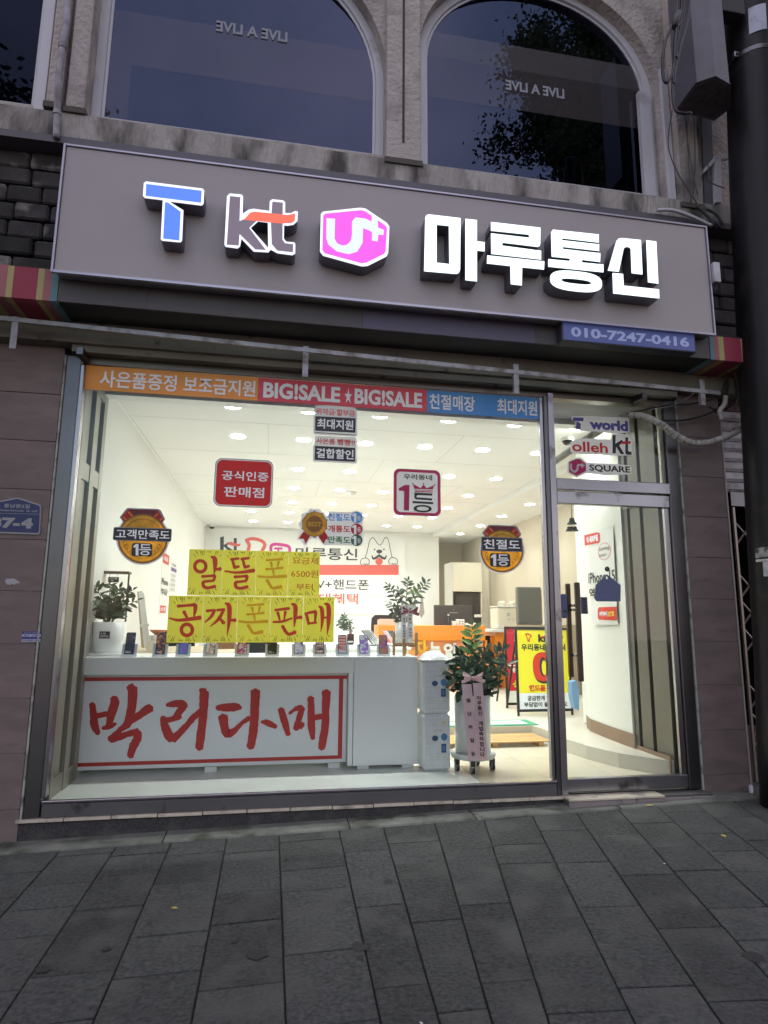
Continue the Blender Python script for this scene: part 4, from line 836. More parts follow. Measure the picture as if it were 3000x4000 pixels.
# white side table behind the counter with bottle, plant, leaflets
yt = 2.9; p0 = aty(1300, 2500, yt); tb = thing('side_table', (1.0, yt, FZ2), 'white table behind the counter holding a bottle and leaflet racks', 'table')
tz = 1.20; box('tabletop', (.4, 1.70, 2.6, 3.9, tz - .03, tz), WHITEG, tb, .003)
for x in (.45, 1.62):
    for y in (2.65, 3.83): box('leg', (x, x + .04, y, y + .04, FZ2, tz - .03), WHITEG, tb)
box('modesty_panel', (.5, 1.61, 2.7, 2.72, .7, tz - .03), WHITEG, tb)
c_ = aty(1368, 2512, 3.3); c_.z = tz; bt = thing('bottle', c_, 'square dark brown diffuser bottle on the white table', 'bottle'); mb = MB(); mb.box(c_.x - .045, c_.x + .045, c_.y - .04, c_.y + .04, tz, tz + .14, ch=.01); mb.out('body', M('brown_glass', (.03, .012, .01), .1), bt); MB().lathe([(.02, .14), (.02, .165), (.024, .17), (.024, .19)], c_, 12).out('neck', STEEL, bt)
mk('label', [(c_.x - .035, c_.y - .041, tz + .03), (c_.x + .035, c_.y - .041, tz + .03), (c_.x + .035, c_.y - .041, tz + .05), (c_.x - .035, c_.y - .041, tz + .05)], [(0, 1, 2, 3)], PRG, bt)
mb = MB(); [mb.tube([c_ + Vector((0, 0, .18)), c_ + Vector((dx, 0, .30))], .002, 4) for dx in (-.03, .0, .03)]; mb.out('reeds', GREYD, bt)
c_ = aty(1345, 2470, 3.7); c_.z = tz; t = thing('potted_plant', c_, 'small bushy plant in a square white pot right of the posters', 'potted plant'); MB().box(c_.x - .09, c_.x + .09, c_.y - .09, c_.y + .09, tz, tz + .17, ch=.006).out('pot', WHITEG, t)
plant(c_ + Vector((0, 0, .16)), [(-.09, 0, .12, .2, 9), (0, 0, .22, 0, 10), (.08, 0, .14, .1, 9), (-.05, -.05, .17, .6, 9), (.05, -.06, .1, -.3, 8), (.12, 0, .04, 0, 6), (-.03, 0, .2, -.4, 9)], .06, 5, t)
# leaflet racks
def rack(px0, px1, y, n, label, mats):
    p0 = aty(px0, 2520, y); p1 = aty(px1, 2520, y); t = thing('leaflet_rack', ((p0.x + p1.x) / 2, y, tz), label, 'rack'); dx = (p1.x - p0.x) / n
    for k in range(n):
        x = p0.x + k * dx; mt = mats[k % len(mats)]
        MB().prism([(x, y, tz + .02), (x + .07, y, tz + .02), (x + .07 - .13, y + .08, tz + .19), (x - .13, y + .08, tz + .19)], (.012, -.01, 0)).out('leaflet', mt, t)
        MB().tube([(x + .075, y - .01, tz + .002), (x + .075 - .14, y + .06, tz + .2)], .003, 4).out('wire', BLACK, t)
    box('base', (p0.x - .02, p1.x + .1, y - .02, y + .1, tz, tz + .012), BLACK, t)
rack(1440, 1475, 3.0, 5, 'black wire rack of tilted leaflets behind the purple-flower phone', [GREYW, BLACK]); rack(1535, 1600, 2.8, 7, 'row of tilted pink and grey leaflets behind the plant stand', [M('leaf_pink', (.5, .3, .35), .5), GREYW, GREYD])
# left side things
WOODT = M('beige_board', (.46, .38, .26), .5)
t = thing('wall_desk', (-1.2, 2, FZ2), 'beige topped desk along the left wall behind the counter', 'desk'); box('top', (-1.52, -.35, 1.5, 2.9, 1.17, 1.2), WOODT, t, .003); box('side', (-1.5, -1.47, 1.55, 2.85, FZ2, 1.17), WHITEG, t); box('side', (-.4, -.37, 1.55, 2.85, FZ2, 1.17), WHITEG, t)
y_ = 1.9; t = thing('leaning_stand', aty(570, 2530, y_), 'folded white display stand leaning upright near the left wall', 'stand')
P_ = lambda x, y, d=0: aty(x, y, y_ + d)
MB().prism([P_(540, 2310), P_(556, 2308), P_(580, 2525), P_(563, 2532)], (0, .04, 0)).out('board', GREYW, t); MB().prism([P_(536, 2312), P_(540, 2310), P_(563, 2532), P_(552, 2530)], (0, .04, 0)).out('edge', WOODT, t); MB().prism([P_(557, 2316), P_(562, 2316), P_(585, 2500), P_(594, 2528), P_(582, 2530)], (0, .03, 0)).out('leg', GREYW, t); MB().prism([P_(548, 2438), P_(584, 2436), P_(584, 2448), P_(549, 2450)], (0, -.012, 0)).out('clip', GREYW, t)
c_ = aty(617, 2480, 1.75); t = thing('bowl', c_, 'small orange bowl on white tub near the leaning stand', 'bowl'); MB().lathe([(.03, 0), (.08, .04), (.085, .05), (.075, .045), (.02, .01)], c_, 18).out('shell', M('terracotta', (.45, .15, .05), .4), t, True)
t = thing('storage_tub', (c_.x, 1.75, 1.2), 'pale clear tub under the orange bowl', 'tub'); MB().lathe([(.07, 1.2 - c_.z + c_.z - 1.2), (.085, c_.z - 1.2 - .003)], (c_.x, 1.75, 1.2), 18).out('shell', M('tub_clear', (.62, .60, .55), .3), t)
c_ = aty(592, 2512, 1.6); c_.z = 1.2; t = thing('tape_roll', c_, 'roll of pale tape standing beside the leaning stand', 'tape'); MB().tube([c_ + Vector((0, 0, .055)), c_ + Vector((0, .04, .055))], .055, 20).out('roll', BEIGE, t)
t, *_ = onthing('cardboard_box', (845, 2508), (915, 2556), 2.2, .25, M('brown_card', (.25, .13, .07), .8), 'brown box behind the counter under the lower poster row', 'box')
# clothes rack
y_ = 6.8; t = thing('clothes_rack', aty(1440, 2560, y_), 'thin white clothes rail in front of the back wall banner', 'rack'); a, b = aty(1420, 2327, y_), aty(1650, 2331, y_)
MB().tube([a, (b.x, y_, a.z)], .014, 8).out('rail', GREYW, t, True)
for px in (1440, 1640): x = aty(px, 2327, y_).x; MB().tube([(x, y_, FZ2), (x, y_, a.z)], .012, 8).out('post', GREYW, t, True)
MB().tube([(aty(1310, 2395, y_).x, y_, aty(1310, 2398, y_).z), (aty(1560, 2397, y_).x, y_, aty(1310, 2398, y_).z)], .008, 6).out('lower_bar', GREYW, t, True)
t = thing('hanging_bag', aty(1648, 2350, y_), 'grey netted bag hanging from the clothes rail right of the plant', 'bag'); P_ = lambda x, y: aty(x, y, y_ - .02); MB().prism([P_(1645, 2330), P_(1652, 2332), P_(1658, 2395), P_(1648, 2412), P_(1638, 2402), P_(1640, 2365)], (0, .06, 0)).out('net', M('grey_net', (.32, .32, .30), .8), t)
# white cabinet with microwave
y_ = 8.3; p0 = aty(1768, 2196, y_); p1 = aty(1882, 2312, y_); t = thing('tall_cabinet', ((p0.x + p1.x) / 2, y_, FZ2), 'tall cream cabinet with an open niche against the far wall', 'cabinet')
CREAM = M('cabinet_cream', (.66, .62, .50), .45); zc = aty(1800, 2402, y_).z
box('upper_door', (p0.x, p1.x, y_ - .02, y_, p1.z, p0.z), CREAM, t, .004); box('back', (p0.x, p1.x, y_ + .55, y_ + .6, FZ2, p0.z - .01), CREAM, t)
box('side', (p0.x - .02, p0.x, y_ - .015, y_ + .6, FZ2, p0.z), M('cabinet_side', (.50, .48, .42), .5), t); box('side', (p1.x - .02, p1.x, y_, y_ + .549, FZ2, p1.z), CREAM, t); box('upper_box', (p0.x + .001, p1.x - .0, y_, y_ + .549, p1.z, p0.z - .002), CREAM, t); box('lower_box', (p0.x + .001, p1.x - .021, y_, y_ + .549, FZ2, zc - .02), BLACK, t); z3 = aty(1860, 2400, y_).z; box('drawer_front', (p0.x + (p1.x - p0.x) * .72, p1.x - .002, y_ - .02, y_ - .001, z3 - .06, z3 + .0), GREYW, t)
m0 = aty(1776, 2316, y_ + .05); m1 = aty(1876, 2396, y_ + .05); mw = thing('microwave', ((m0.x + m1.x) / 2, y_ + .05, zc), 'black microwave oven inside the cream cabinet niche', 'microwave'); box('body', (m0.x, m1.x, y_ + .05, y_ + .45, zc - .019, m0.z), BLACKG, mw, .004); box('window', (m0.x + .04, m0.x + (m1.x - m0.x) * .68, y_ + .045, y_ + .049, zc + .06, m0.z - .06), M('mw_glass', (.03, .03, .03), .05), mw)
mb = MB(); [mb.box(m1.x - .1 + .03 * i, m1.x - .08 + .03 * i, y_ + .044, y_ + .049, zc + .06 + .04 * j, zc + .08 + .04 * j) for i in range(3) for j in range(5)]; mb.out('buttons', GREYD, mw)
# curtain
t = thing('curtain', (0, 0, 0), 'hanging grey-white fabric curtain beside the cream cabinet', 'curtain'); mb = MB(); V = []; y_ = 8.8; n = 26; p0, p1 = aty(1912, 2170, y_), aty(1985, 2170, y_)
for i in range(n + 1):
    x = p0.x + (p1.x - p0.x) * i / n; yy = y_ + .05 * math.sin(i * 1.35) + .02 * math.sin(i * .6)
    V += [(x, yy, FZ2 + .02), (x, yy * 1.0 + .01, 3.0)]
mb.add(V, [(2 * i, 2 * i + 2, 2 * i + 3, 2 * i + 1) for i in range(n)]); mb.out('fabric', M('curtain_cloth', (.60, .58, .52), .9, transl=.2), t, True)
# orange cabinet with dispenser, cups, tv
y_ = 5.6; a = aty(1922, 2458, y_); t = thing('orange_cabinet', (a.x, y_, FZ2), 'orange side cabinet with white top behind the advert boards', 'cabinet'); z4 = aty(1940, 2470, y_).z
box('body', (a.x + .07, 4.93, y_ + .03, y_ + .6, FZ2, z4), ORANGE, t); box('top', (a.x, 4.94, y_, y_ + .65, z4 + .001, z4 + .05), GREYW, t, .004); zt4 = z4 + .051
d0, d1 = aty(1940, 2372, y_ + .15), aty(2020, 2450, y_ + .15); ds_ = thing('drink_dispenser', ((d0.x + d1.x) / 2, y_, zt4), 'cream countertop drink dispenser carrying two mugs', 'dispenser'); box('body', (d0.x, d1.x, y_ + .1, y_ + .5, zt4, d0.z), BEIGE, ds_, .02); box('lid', (d0.x - .01, d1.x, y_ + .09, y_ + .5, d0.z + .001, d0.z + .02), GREYW, ds_, .004); q = Q((d0.x, y_ + .099, d0.z), (d1.x, y_ + .099, d0.z), (d1.x, y_ + .099, zt4), (d0.x, y_ + .099, zt4)); shape(q, [[(.45, .25), (.6, .25), (.6, .4), (.45, .4)], [(.5, .5), (.57, .5), (.57, .6), (.5, .6)]], PRG, ds_); text('온수 주의', q, (.62, .5, .85, .56), PRG, ds_); mk('tap', *(lambda m_: (m_.v, m_.f))(MB().box(d0.x - .02, d0.x + .01, y_ + .07, y_ + .1, zt4 + .06, zt4 + .1)), GREYW, ds_)
for px, lab in ((1962, 'cream mug standing on the dispenser, the one nearer the curtain'), (2000, 'cream mug standing on the dispenser, the one nearer the television')):
    c_ = aty(px, 2370, y_ + .25); c_.z = d0.z + .021; m_ = thing('mug', c_, lab, 'mug', 'mugs on the drink dispenser'); MB().lathe([(.045, 0), (.05, .09), (.045, .09), (.042, .02)], c_, 16).out('cup', BEIGE, m_, True); MB().tube(bez([c_ + Vector((-.048, 0, .075)), c_ + Vector((-.08, 0, .06)), c_ + Vector((-.08, 0, .03)), c_ + Vector((-.047, 0, .015))], 4), .006, 6).out('handle', BEIGE, m_, True)
ty_ = 4.6; t = thing('television', aty(2070, 2450, ty_), 'dark glossy old screen turned slightly on the cabinet', 'television'); A, B_, C_, D_ = aty(2021, 2292, ty_), aty(2113, 2286, ty_), aty(2118, 2448, ty_), aty(2024, 2440, ty_)
B_.z = A.z + .02; q = Q(A, (B_.x, ty_, A.z), (B_.x, ty_, D_.z), (A.x, ty_, D_.z)); tvm = M('tv_shell', (.13, .13, .12), .4); MB().box(A.x, B_.x, ty_, ty_ + .10, D_.z, A.z, ch=.01).out('shell', tvm, t); face(q, M('tv_glass', (.10, .11, .10), .06), t, .002, 'screen', (.04, .03, .94, .97)); box('back_shell', (A.x + .05, B_.x + .06, ty_ + .101, ty_ + .2, D_.z, A.z - .02), GREYD, t, .02)
shape(q, [[(.05, .50), (.28, .49), (.30, .38), (.42, .36), (.45, .46), (.60, .48), (.9, .52), (.9, .93), (.08, .93)]], BLACKG, t, .004, 'reflection_free_mark') if 0 else None
t2 = thing('tv_table', (B_.x, ty_, FZ2), 'dark low cabinet carrying the television behind the yellow board', 'table'); box('body', (A.x - .05, 4.9, ty_ - .03, ty_ + .5, FZ2, D_.z - .002), M('tv_table_tan', (.42, .36, .27), .5), t2)
t = thing('small_parcel_pile', aty(1918, 2495, 6.4), 'pile of small pale boxes on a dark shelf beside orange desk', 'boxes'); p0 = aty(1896, 2512, 6.4)
box('shelf', (p0.x, p0.x + .25, 6.35, 6.7, p0.z - .03, p0.z), BLACK, t); rr = random.Random(3)
for k in range(6): x = p0.x + .01 + .04 * (k % 3) * 1.9; z = p0.z + .001 + .072 * (k // 3); box('carton', (x, x + .068, 6.4, 6.5, z, z + .068), [GREYW, BEIGE, PALER][k % 3], t)

# advert A-boards
def aboard(TLp, TRp, BRp, BLp, ytop, ybot, label, fcol, low, split):
    A, B_, C_, D_ = aty(*TLp, ytop), aty(*TRp, ytop), aty(*BRp, ybot), aty(*BLp, ybot)
    z0 = (A.z + B_.z) / 2; z1 = (C_.z + D_.z) / 2; A.z = B_.z = z0; C_.z = D_.z = z1; D_.x = A.x - .01 * 0 + (D_.x - A.x) * .5; C_.x = B_.x + (C_.x - B_.x) * .5
    t = thing('advert_board', ((A.x + B_.x) / 2, (ytop + ybot) / 2, FZ2), label, 'sign'); q = Q(A, B_, C_, D_)
    sheet('panel', q, .012, fcol, t); face(q, low, t, .0015, 'print', (0.0, split, 1.0, 1.0))
    def bar(r, nm='frame'): u0, v0, u1, v1 = r; MB().prism([q.p(u0, v0, .008), q.p(u0, v1, .008), q.p(u1, v1, .008), q.p(u1, v0, .008)], -q.n * .028).out(nm, BLACK, t)
    bar((-.035, -.02, 1.035, .006)); bar((-.035, .99, 1.035, 1.02)); bar((-.035, .007, .006, .989)); bar((.994, .007, 1.035, .989))
    dv = (q.c[3] - q.c[0]); k = (FZ2 - z1) / (z1 - z0)
    for u in (-.015, 1.015): MB().tube([q.p(u, 1.02, -.005), q.p(u, 1.02, -.005) + dv * (-(z1 - .02 - FZ2) / dv.z)], .016, 8).out('leg', BLACK, t)
    for u in (.02, .98): s_ = q.p(u, .02, -.03); MB().tube([s_, (s_.x, s_.y + .42, FZ2)], .014, 8).out('leg', BLACK, t)
    return t, q
Z8 = Zm(1600, 2200, 800 / 1659)
YEL = M('advert_yellow', (.78, .70, .03), .45); ADW = M('advert_white', (.72, .74, .78), .45); ADR = M('advert_red', (.52, .02, .045), .45); INKD = M('advert_ink', (.03, .035, .03), .5); REDP = M('print_red', (.62, .04, .02), .5); YLP = M('print_yellow', (.75, .6, .05), .5)
Pz = lambda x, y: Z8([(x, y)])[0]
t, q = aboard(Pz(865, 530), Pz(1272, 545), Pz(1258, 1205), Pz(838, 1172), 2.85, 2.62, 'yellow advert board with a big red zero standing in the doorway', YEL, ADW, .80)
text('kt', q, (.42, .06, .60, .165), INKD, t, bold=.05); shape(q, [[(.46, .09), (.62, .085), (.62, .10), (.46, .105)]], REDP, t, .003)
shape(q, [[(.16, .055), (.22, .045), (.29, .07), (.30, .095), (.26, .115), (.25, .16), (.21, .16), (.19, .10)], [(.20, .065), (.26, .08), (.27, .095), (.235, .11), (.225, .14), (.205, .095)]], M('print_orange_red', (.60, .09, .03), .5), t)
text('u+', q, (.78, .06, .92, .16), M('print_magenta', (.5, .02, .2), .5), t, bold=.05)
text('우리동네 희소식', q, (.08, .185, .95, .275), INKD, t, bold=.035)
zo = lambda k, cx=.5, cy=.48: [(cx + .205 * k * (abs(math.cos(a)) ** .8) * (1 if math.cos(a) > 0 else -1), cy + .185 * k * (abs(math.sin(a)) ** .8) * (1 if math.sin(a) > 0 else -1)) for a in [2 * math.pi * i / 30 for i in range(30)]]
zi = lambda cx=.5, cy=.48, s=1: [(cx + .065 * s * math.cos(a), cy + .115 * s * math.sin(a)) for a in [2 * math.pi * i / 24 for i in range(24)]]
shape(q, [zo(1.06, .515, .488), zi(.515, .488, .8)], INKD, t, .003); shape(q, [zo(.98, .49, .475), zi(.49, .475, 1.05)], REDP, t, .005)
text('핸드폰', q, (.2, .70, .52, .775), REDP, t, bold=.04, off=.004); text('부터', q, (.57, .70, .78, .775), INKD, t, bold=.04, off=.004)
text('궁금한게 있으시면', q, (.16, .83, .86, .89), INKD, t, bold=.03, off=.004); text('부담없이 들어오세요', q, (.09, .905, .92, .965), INKD, t, bold=.03, off=.004)
t, q = aboard(Pz(778, 525), Pz(1090, 530), Pz(1075, 1160), Pz(750, 1110), 3.55, 3.32, 'red advert board half hidden behind the yellow board', ADR, ADW, .84)
text('알뜰', q, (.2, .14, .75, .25), ADW, t, bold=.04); text('6500', q, (.16, .27, .9, .40), YLP, t, bold=.05); text('현재', q, (.12, .54, .5, .60), ADW, t, bold=.04); text('상담', q, (.12, .70, .7, .80), YLP, t, bold=.05); face(q, ADW, t, .003, 'print', (0, .50, 1, .515)); shape(q, [[(.2, .03), (.3, .06), (.42, .03), (.4, .09), (.44, .13), (.32, .12), (.2, .14), (.23, .09)]], PALER, t)

# pallet and mat
PAL = M('pallet_wood', (.50, .30, .12), .6, var=.2, vs=10, rvar=.15, stretch=(1, 8, 8))
A = atz(1880, 2912, FZ); t = thing('wooden_pallet', (2.5, 1.5, FZ), 'low slatted wooden duckboard on the floor before the step', 'pallet')
for i in range(8): y = 1.42 + i * .058; box('slat', (1.75, 2.92 - .0 * i, y, y + .05, FZ + .045, FZ + .06), PAL, t, .003)
for x in (1.8, 2.3, 2.8): box('bearer', (x, x + .05, 1.43, 1.87, FZ + .002, FZ + .044), PAL, t)
mb_ = thing('door_mat', (2.6, 2.1, FZ2), 'green bordered mat with white stripes on the raised floor', 'mat'); GRN = M('mat_green', (.06, .30, .17), .8)
box('mat', (1.9, 3.02, 1.94, 2.30, FZ2 + .001, FZ2 + .01), GRN, mb_); [box('stripe', (2.0, 2.92, 2.0 + .085 * k, 2.055 + .085 * k, FZ2 + .0105, FZ2 + .0125), GREYW, mb_) for k in range(3)]

# posters on the curved wall and left wall
wx = 3.368; PAPER = M('poster_paper', (.70, .71, .68), .5)
def QX(px4, x): return Q(*[atx(*p, x) for p in px4])
A, B_, C_, D_ = [atx(*p, wx) for p in ((2284, 2078), (2398, 2058), (2412, 2444), (2317, 2436))]
y0, y1 = (A.y + D_.y) / 2, (B_.y + C_.y) / 2; zt_, zb2 = (A.z + B_.z) / 2, (C_.z + D_.z) / 2
q = Q((wx + .008, y0, zt_), (wx - .004, y1, zt_), (wx - .004, y1, zb2), (wx + .008, y0, zb2)); po = thing('poster', q.p(.5, 1), 'white phone poster with red tags on the curved wall inside the door', 'poster'); sheet('paper', q, .002, PAPER, po)
def uvs(pts): return [q.uv(*p) for p in pts]
Z9 = Zm(2100, 1900, 900 / 1659)
shape(q, [uvs(Z9([(338, 352), (430, 330), (448, 335), (452, 350), (452, 395), (445, 406), (342, 427)]))], REDP, po, .004); text('더 새로워질', q, (lambda a, b: (a[0], a[1], b[0], b[1]))(q.uv(*Z9([(356, 365)])[0]), q.uv(*Z9([(438, 392)])[0])), ADW, po, off=.006, bold=.05)
cc = q.uv(*Z9([(482, 468)])[0]); ex = q.uv(*Z9([(528, 462)])[0]); ru = abs(ex[0] - cc[0]); rv = abs(q.uv(*Z9([(482, 405)])[0])[1] - cc[1])
shape(q, [ell(cc[0], cc[1], ru, rv), ell(cc[0], cc[1], ru * .93, rv * .95)], REDP, po, .004); text('coming\nsoon', q, (cc[0] - ru * .8, cc[1] - rv * .55, cc[0] + ru * .8, cc[1] + rv * .55), INKD, po, off=.004, bold=.0)
r2 = lambda a, b: (*q.uv(*Z9([a])[0]), *q.uv(*Z9([b])[0]))
text('iPhone 15', q, r2((366, 625), (560, 680)), INKD, po, off=.004, bold=.02); text('역대급', q, r2((372, 735), (520, 800)), INKD, po, off=.004, bold=.03)
shape(q, [uvs(Z9([(445, 870), (572, 867), (573, 965), (445, 960), (436, 945), (435, 885)]))], REDP, po, .004); text('9월부터', q, r2((448, 900), (507, 935)), ADW, po, off=.006, bold=.05); text('KT로', q, r2((512, 900), (556, 935)), YLP, po, off=.006, bold=.05)
def wposter(px4, label, items):
    A, B_, C_, D_ = [atx(*p, -1.528) for p in px4]; q = Q((-1.527, A.y, A.z), (-1.527, B_.y, A.z), (-1.527, B_.y, D_.z), (-1.527, A.y, D_.z)); po = thing('poster', q.p(.5, 1), label, 'poster')
    sheet('paper', q, .002, PAPER, po)
    for s_, r_, mt in items:
        if s_: text(s_, q, r_, mt, po, off=.004, bold=.02)
        else: face(q, mt, po, .003, 'print', r_)
wposter(((636, 2152), (664, 2160), (664, 2398), (636, 2402)), 'narrow phone poster with red corner tags on the left wall', [('', (.05, .02, .9, .18), REDP), ('새로', (.15, .06, .75, .14), ADW), ('iPhone', (.05, .42, .95, .52), INKD), ('역대급', (.05, .58, .95, .68), INKD), ('', (.1, .85, .9, .97), REDP), ('KT로', (.2, .88, .8, .94), ADW)])
wposter(((668, 2192), (692, 2197), (692, 2311), (668, 2314)), 'small pale price sheet with purple band on the left wall', [('', (.05, .18, .95, .30), M('print_purple', (.12, .06, .28), .5)), ('요금표', (.2, .04, .8, .13), INKD), ('00\n00\n00\n00', (.15, .38, .85, .95), PRG)])

# banner on the back wall
yb = 9.70; DK = M('banner_ink', (.045, .045, .05), .6); BRD = M('banner_coral', (.70, .12, .10), .6); MAG = M('banner_magenta', (.60, .04, .28), .6)
bn2 = thing('wall_banner', aty(1200, 2400, yb), 'large white banner with shop name and line-drawn dog on the back wall', 'banner')
a, b = aty(835, 2076, yb), aty(1585, 2400, yb); qb = Q((a.x, yb, 3.55), (b.x, yb, 3.55), (b.x, yb, b.z), (a.x, yb, b.z)); sheet('cloth', qb, .008, M('banner_cloth', (.78, .79, .78), .6, var=.02, vs=2, bump=.25, bs=2.5), bn2)
def RB(x0, y0, x1, y1): return (*qb.uv(x0, y0), *qb.uv(x1, y1))
def SB(pts): return [qb.uv(*p) for p in pts]
text('마루통신', qb, RB(1155, 2137, 1396, 2190), DK, bn2, off=.006, bold=.015); text('TV+핸드폰', qb, RB(1205, 2261, 1440, 2304), DK, bn2, off=.006, bold=.008); text('최대혜택', qb, RB(1190, 2316, 1398, 2361), BRD, bn2, off=.006, bold=.01)
shape(qb, [SB([(1000, 2207), (1557, 2207), (1557, 2246), (1000, 2246)])], BRD, bn2, .006)
Zk = Zm(1120, 1900, 380 / 1659); Z7 = Zm(500, 1600, 900 / 1659); Zc_ = Zm(1200, 2000, 800 / 1659)
shape(qb, [SB(Z7([(663, 920), (690, 912), (690, 975), (730, 950), (715, 985), (760, 1015), (725, 1020), (690, 985), (688, 1025), (663, 1025)]))], DK, bn2, .006); shape(qb, [SB(Z7([(762, 925), (783, 925), (783, 1025), (762, 1020)]))], DK, bn2, .0075); shape(qb, [SB(Z7([(705, 970), (740, 952), (790, 968), (812, 965), (805, 983), (770, 985), (735, 975)]))], BRD, bn2, .009)
st = Z7([(850, 940, 22), (900, 930, 24), (960, 945, 24), (985, 975, 24), (965, 1020, 26)]); strokes('logo', [st, Z7([(850, 935, 24), (872, 975, 24), (862, 1025, 24)])], lambda x, y, i: qb.p(*qb.uv(x, y), .006 + .001 * i), BRD, bn2)
strokes('logo', [Z7([(1030, 1030, 20), (1030, 985, 22), (1055, 970, 22), (1120, 975, 22), (1160, 990, 22), (1165, 1030, 20)]), Z7([(1055, 1000, 14), (1110, 1000, 14)]), Z7([(1082, 1000, 14), (1082, 1040, 14)])], lambda x, y, i: qb.p(*qb.uv(x, y), .006 + .001 * i), MAG, bn2)
dog = [[(470, 375, 5), (490, 300, 5), (505, 235, 5), (528, 207, 5), (545, 220, 5), (575, 262, 5), (600, 262, 5), (625, 215, 5), (640, 206, 5), (658, 230, 5), (672, 300, 5), (688, 370, 5)],
 [(445, 432, 5), (430, 412, 5), (440, 385, 5), (470, 373, 5), (498, 385, 5), (502, 412, 5), (490, 430, 5)], [(672, 425, 5), (658, 400, 5), (675, 374, 5), (700, 370, 5), (725, 382, 5), (731, 410, 5), (718, 428, 5)],
 [(455, 432, 4), (462, 418, 4), (470, 430, 4), (480, 418, 4), (488, 430, 4)], [(684, 428, 4), (690, 415, 4), (700, 428, 4), (708, 415, 4), (716, 428, 4)],
 [(524, 355, 8), (535, 378, 16), (560, 368, 18), (582, 355, 18), (605, 368, 18), (628, 378, 16), (640, 352, 8)], [(582, 330, 6), (582, 358, 6)]]
strokes('dog_drawing', [Zc_(s) for s in dog], lambda x, y, i: qb.p(*qb.uv(x, y), .008 + .001 * i), DK, bn2)
for cx, cy, rx, ry, mt in ((545, 305, 7, 7, DK), (621, 303, 7, 7, DK), (583, 320, 24, 15, DK), (582, 402, 30, 30, BRD)):
    e_ = Zc_([(cx + rx * math.cos(k * .4488), cy + ry * math.sin(k * .4488)) for k in range(14)]); shape(qb, [SB(e_)], mt, bn2, .0075 if mt is BRD else .016, 'dog_drawing')

# bells hanging from the door rail
hb = thing('door_bell', aty(2232, 2040, .06), 'cluster of dark metal bells hanging inside the glass door', 'bell'); BR = M('bell_metal', (.05, .055, .03), .35, metal=.8)
c_ = aty(2233, 1968, .06); e_ = aty(2233, 2025, .06); MB().tube([c_, e_], .003, 6).out('cord', BLACK, hb)
prof = [(.045, -.06), (.042, -.055), (.025, -.03), (.02, -.005), (.006, 0)]
e2 = aty(2233, 2022, .06); MB().lathe(prof, e2, 16).out('bell', BR, hb, True)
for px in (2222, 2233, 2246): e3 = aty(px, 2056, .06 + (px == 2233) * .03); MB().lathe([(a_ * .72, b_ * .72) for a_, b_ in prof], e3, 14).out('bell', BR, hb, True)
bgm = thing('blue_bag', aty(2245, 2700, 1.9), 'light blue plastic bag hanging behind the door pull bars', 'bag'); P_ = lambda x, y: aty(x, y, 1.9)
MB().prism([P_(2232, 2665), P_(2250, 2658), P_(2262, 2690), P_(2262, 2775), P_(2248, 2770), P_(2236, 2720)], (0, .1, 0)).out('bag', M('bag_blue', (.22, .40, .65), .4, bump=.5, bs=20, transl=.2), bgm)

# ================================================================== STICKERS ON THE GLASS
def SV(name, col, tr=.5, **k): return M(name, col, .35, transl=tr, **k)
SWH = SV('vinyl_white', (.80, .80, .80), .5); SWT = M('print_bright_white', (.88, .88, .86), .4); SBK = SV('vinyl_black', (.012, .012, .016), .1); SRD = SV('vinyl_red', (.66, .035, .03), .5); SGO = SV('vinyl_gold', (.92, .58, .06), .55, var=.25, vs=14); SGD = SV('vinyl_bronze', (.38, .15, .03), .4); SMG = SV('vinyl_magenta', (.58, .03, .16), .45); SDR = SV('vinyl_dark_red', (.16, .01, .02), .3)
SBL = SV('vinyl_blue', (.10, .36, .75), .3); SGN = SV('vinyl_green', (.03, .22, .08), .4); SOR = SV('vinyl_orange', (.90, .42, .07), .3, var=.06, vs=3); SPK = SV('vinyl_crimson', (.78, .09, .13), .3); SIN = SV('vinyl_indigo', (.09, .08, .32), .3); SSH = SV('vinyl_edge', (.30, .31, .36), .4)
SY = -.006
def sticker(label, loops, mat=SWH, y=SY, name='sticker', cat='sticker', edge=True):
    o = slab(name, loops, y, .0012, mat); return tag(o, label, cat)
def lay(o, loops, mat, k, y=SY, nm='print'): return slab(nm, loops, y - .0009 * k, .0006, mat, o)
def rrp(x0, y0, x1, y1, r, y=SY):     # rounded rectangle on plane y from two pixels, back to pixels is not needed: world loops
    a, b = aty(x0, y0, y), aty(x1, y1, y); return rnd(a.x, b.z, b.x, a.z, r)
def layw(o, W2, mat, k, y=SY, nm='print'): return slabw(nm, W2, y - .0009 * k, .0006, mat, o)
def one(o, r, mat, k, y, out=None):
    x0, y0, x1, y1 = r; X = lambda u, v: (x0 + (x1 - x0) * u, y0 + (y1 - y0) * v); lay(o, [[X(.45, 0), X(.95, 0), X(.95, 1), X(.42, 1), X(.42, .27), X(.0, .34), X(.0, .18)]], mat, k, y, 'lettering')
def st_text(o, s, tl, br, mat, k=4, bold=.03, y=SY, out=None, ob=.09, og=3):
    if any(ord(c) > 0x2fff for c in s): bold *= .5
    if s[0] == '1' and len(s) == 2:
        dx = (br[0] - tl[0]) * .36; one(o, (tl[0], tl[1], tl[0] + dx * .85, br[1]), mat, k, y, out); st_text(o, s[1], (tl[0] + dx, tl[1]), br, mat, k, bold, y, out, ob, og); return
    if s == '1': one(o, (*tl, *br), mat, k, y, out); return
    q = QY(tl, br, y - .0009 * k)
    if out is not None: text(s, QY((tl[0] - og, tl[1] - og), (br[0] + og, br[1] + og), y - .0009 * (k - 1.5)), (0, 0, 1, 1), out, o, off=0, bold=ob)
    return text(s, q, (0, 0, 1, 1), mat, o, off=.0, bold=bold)
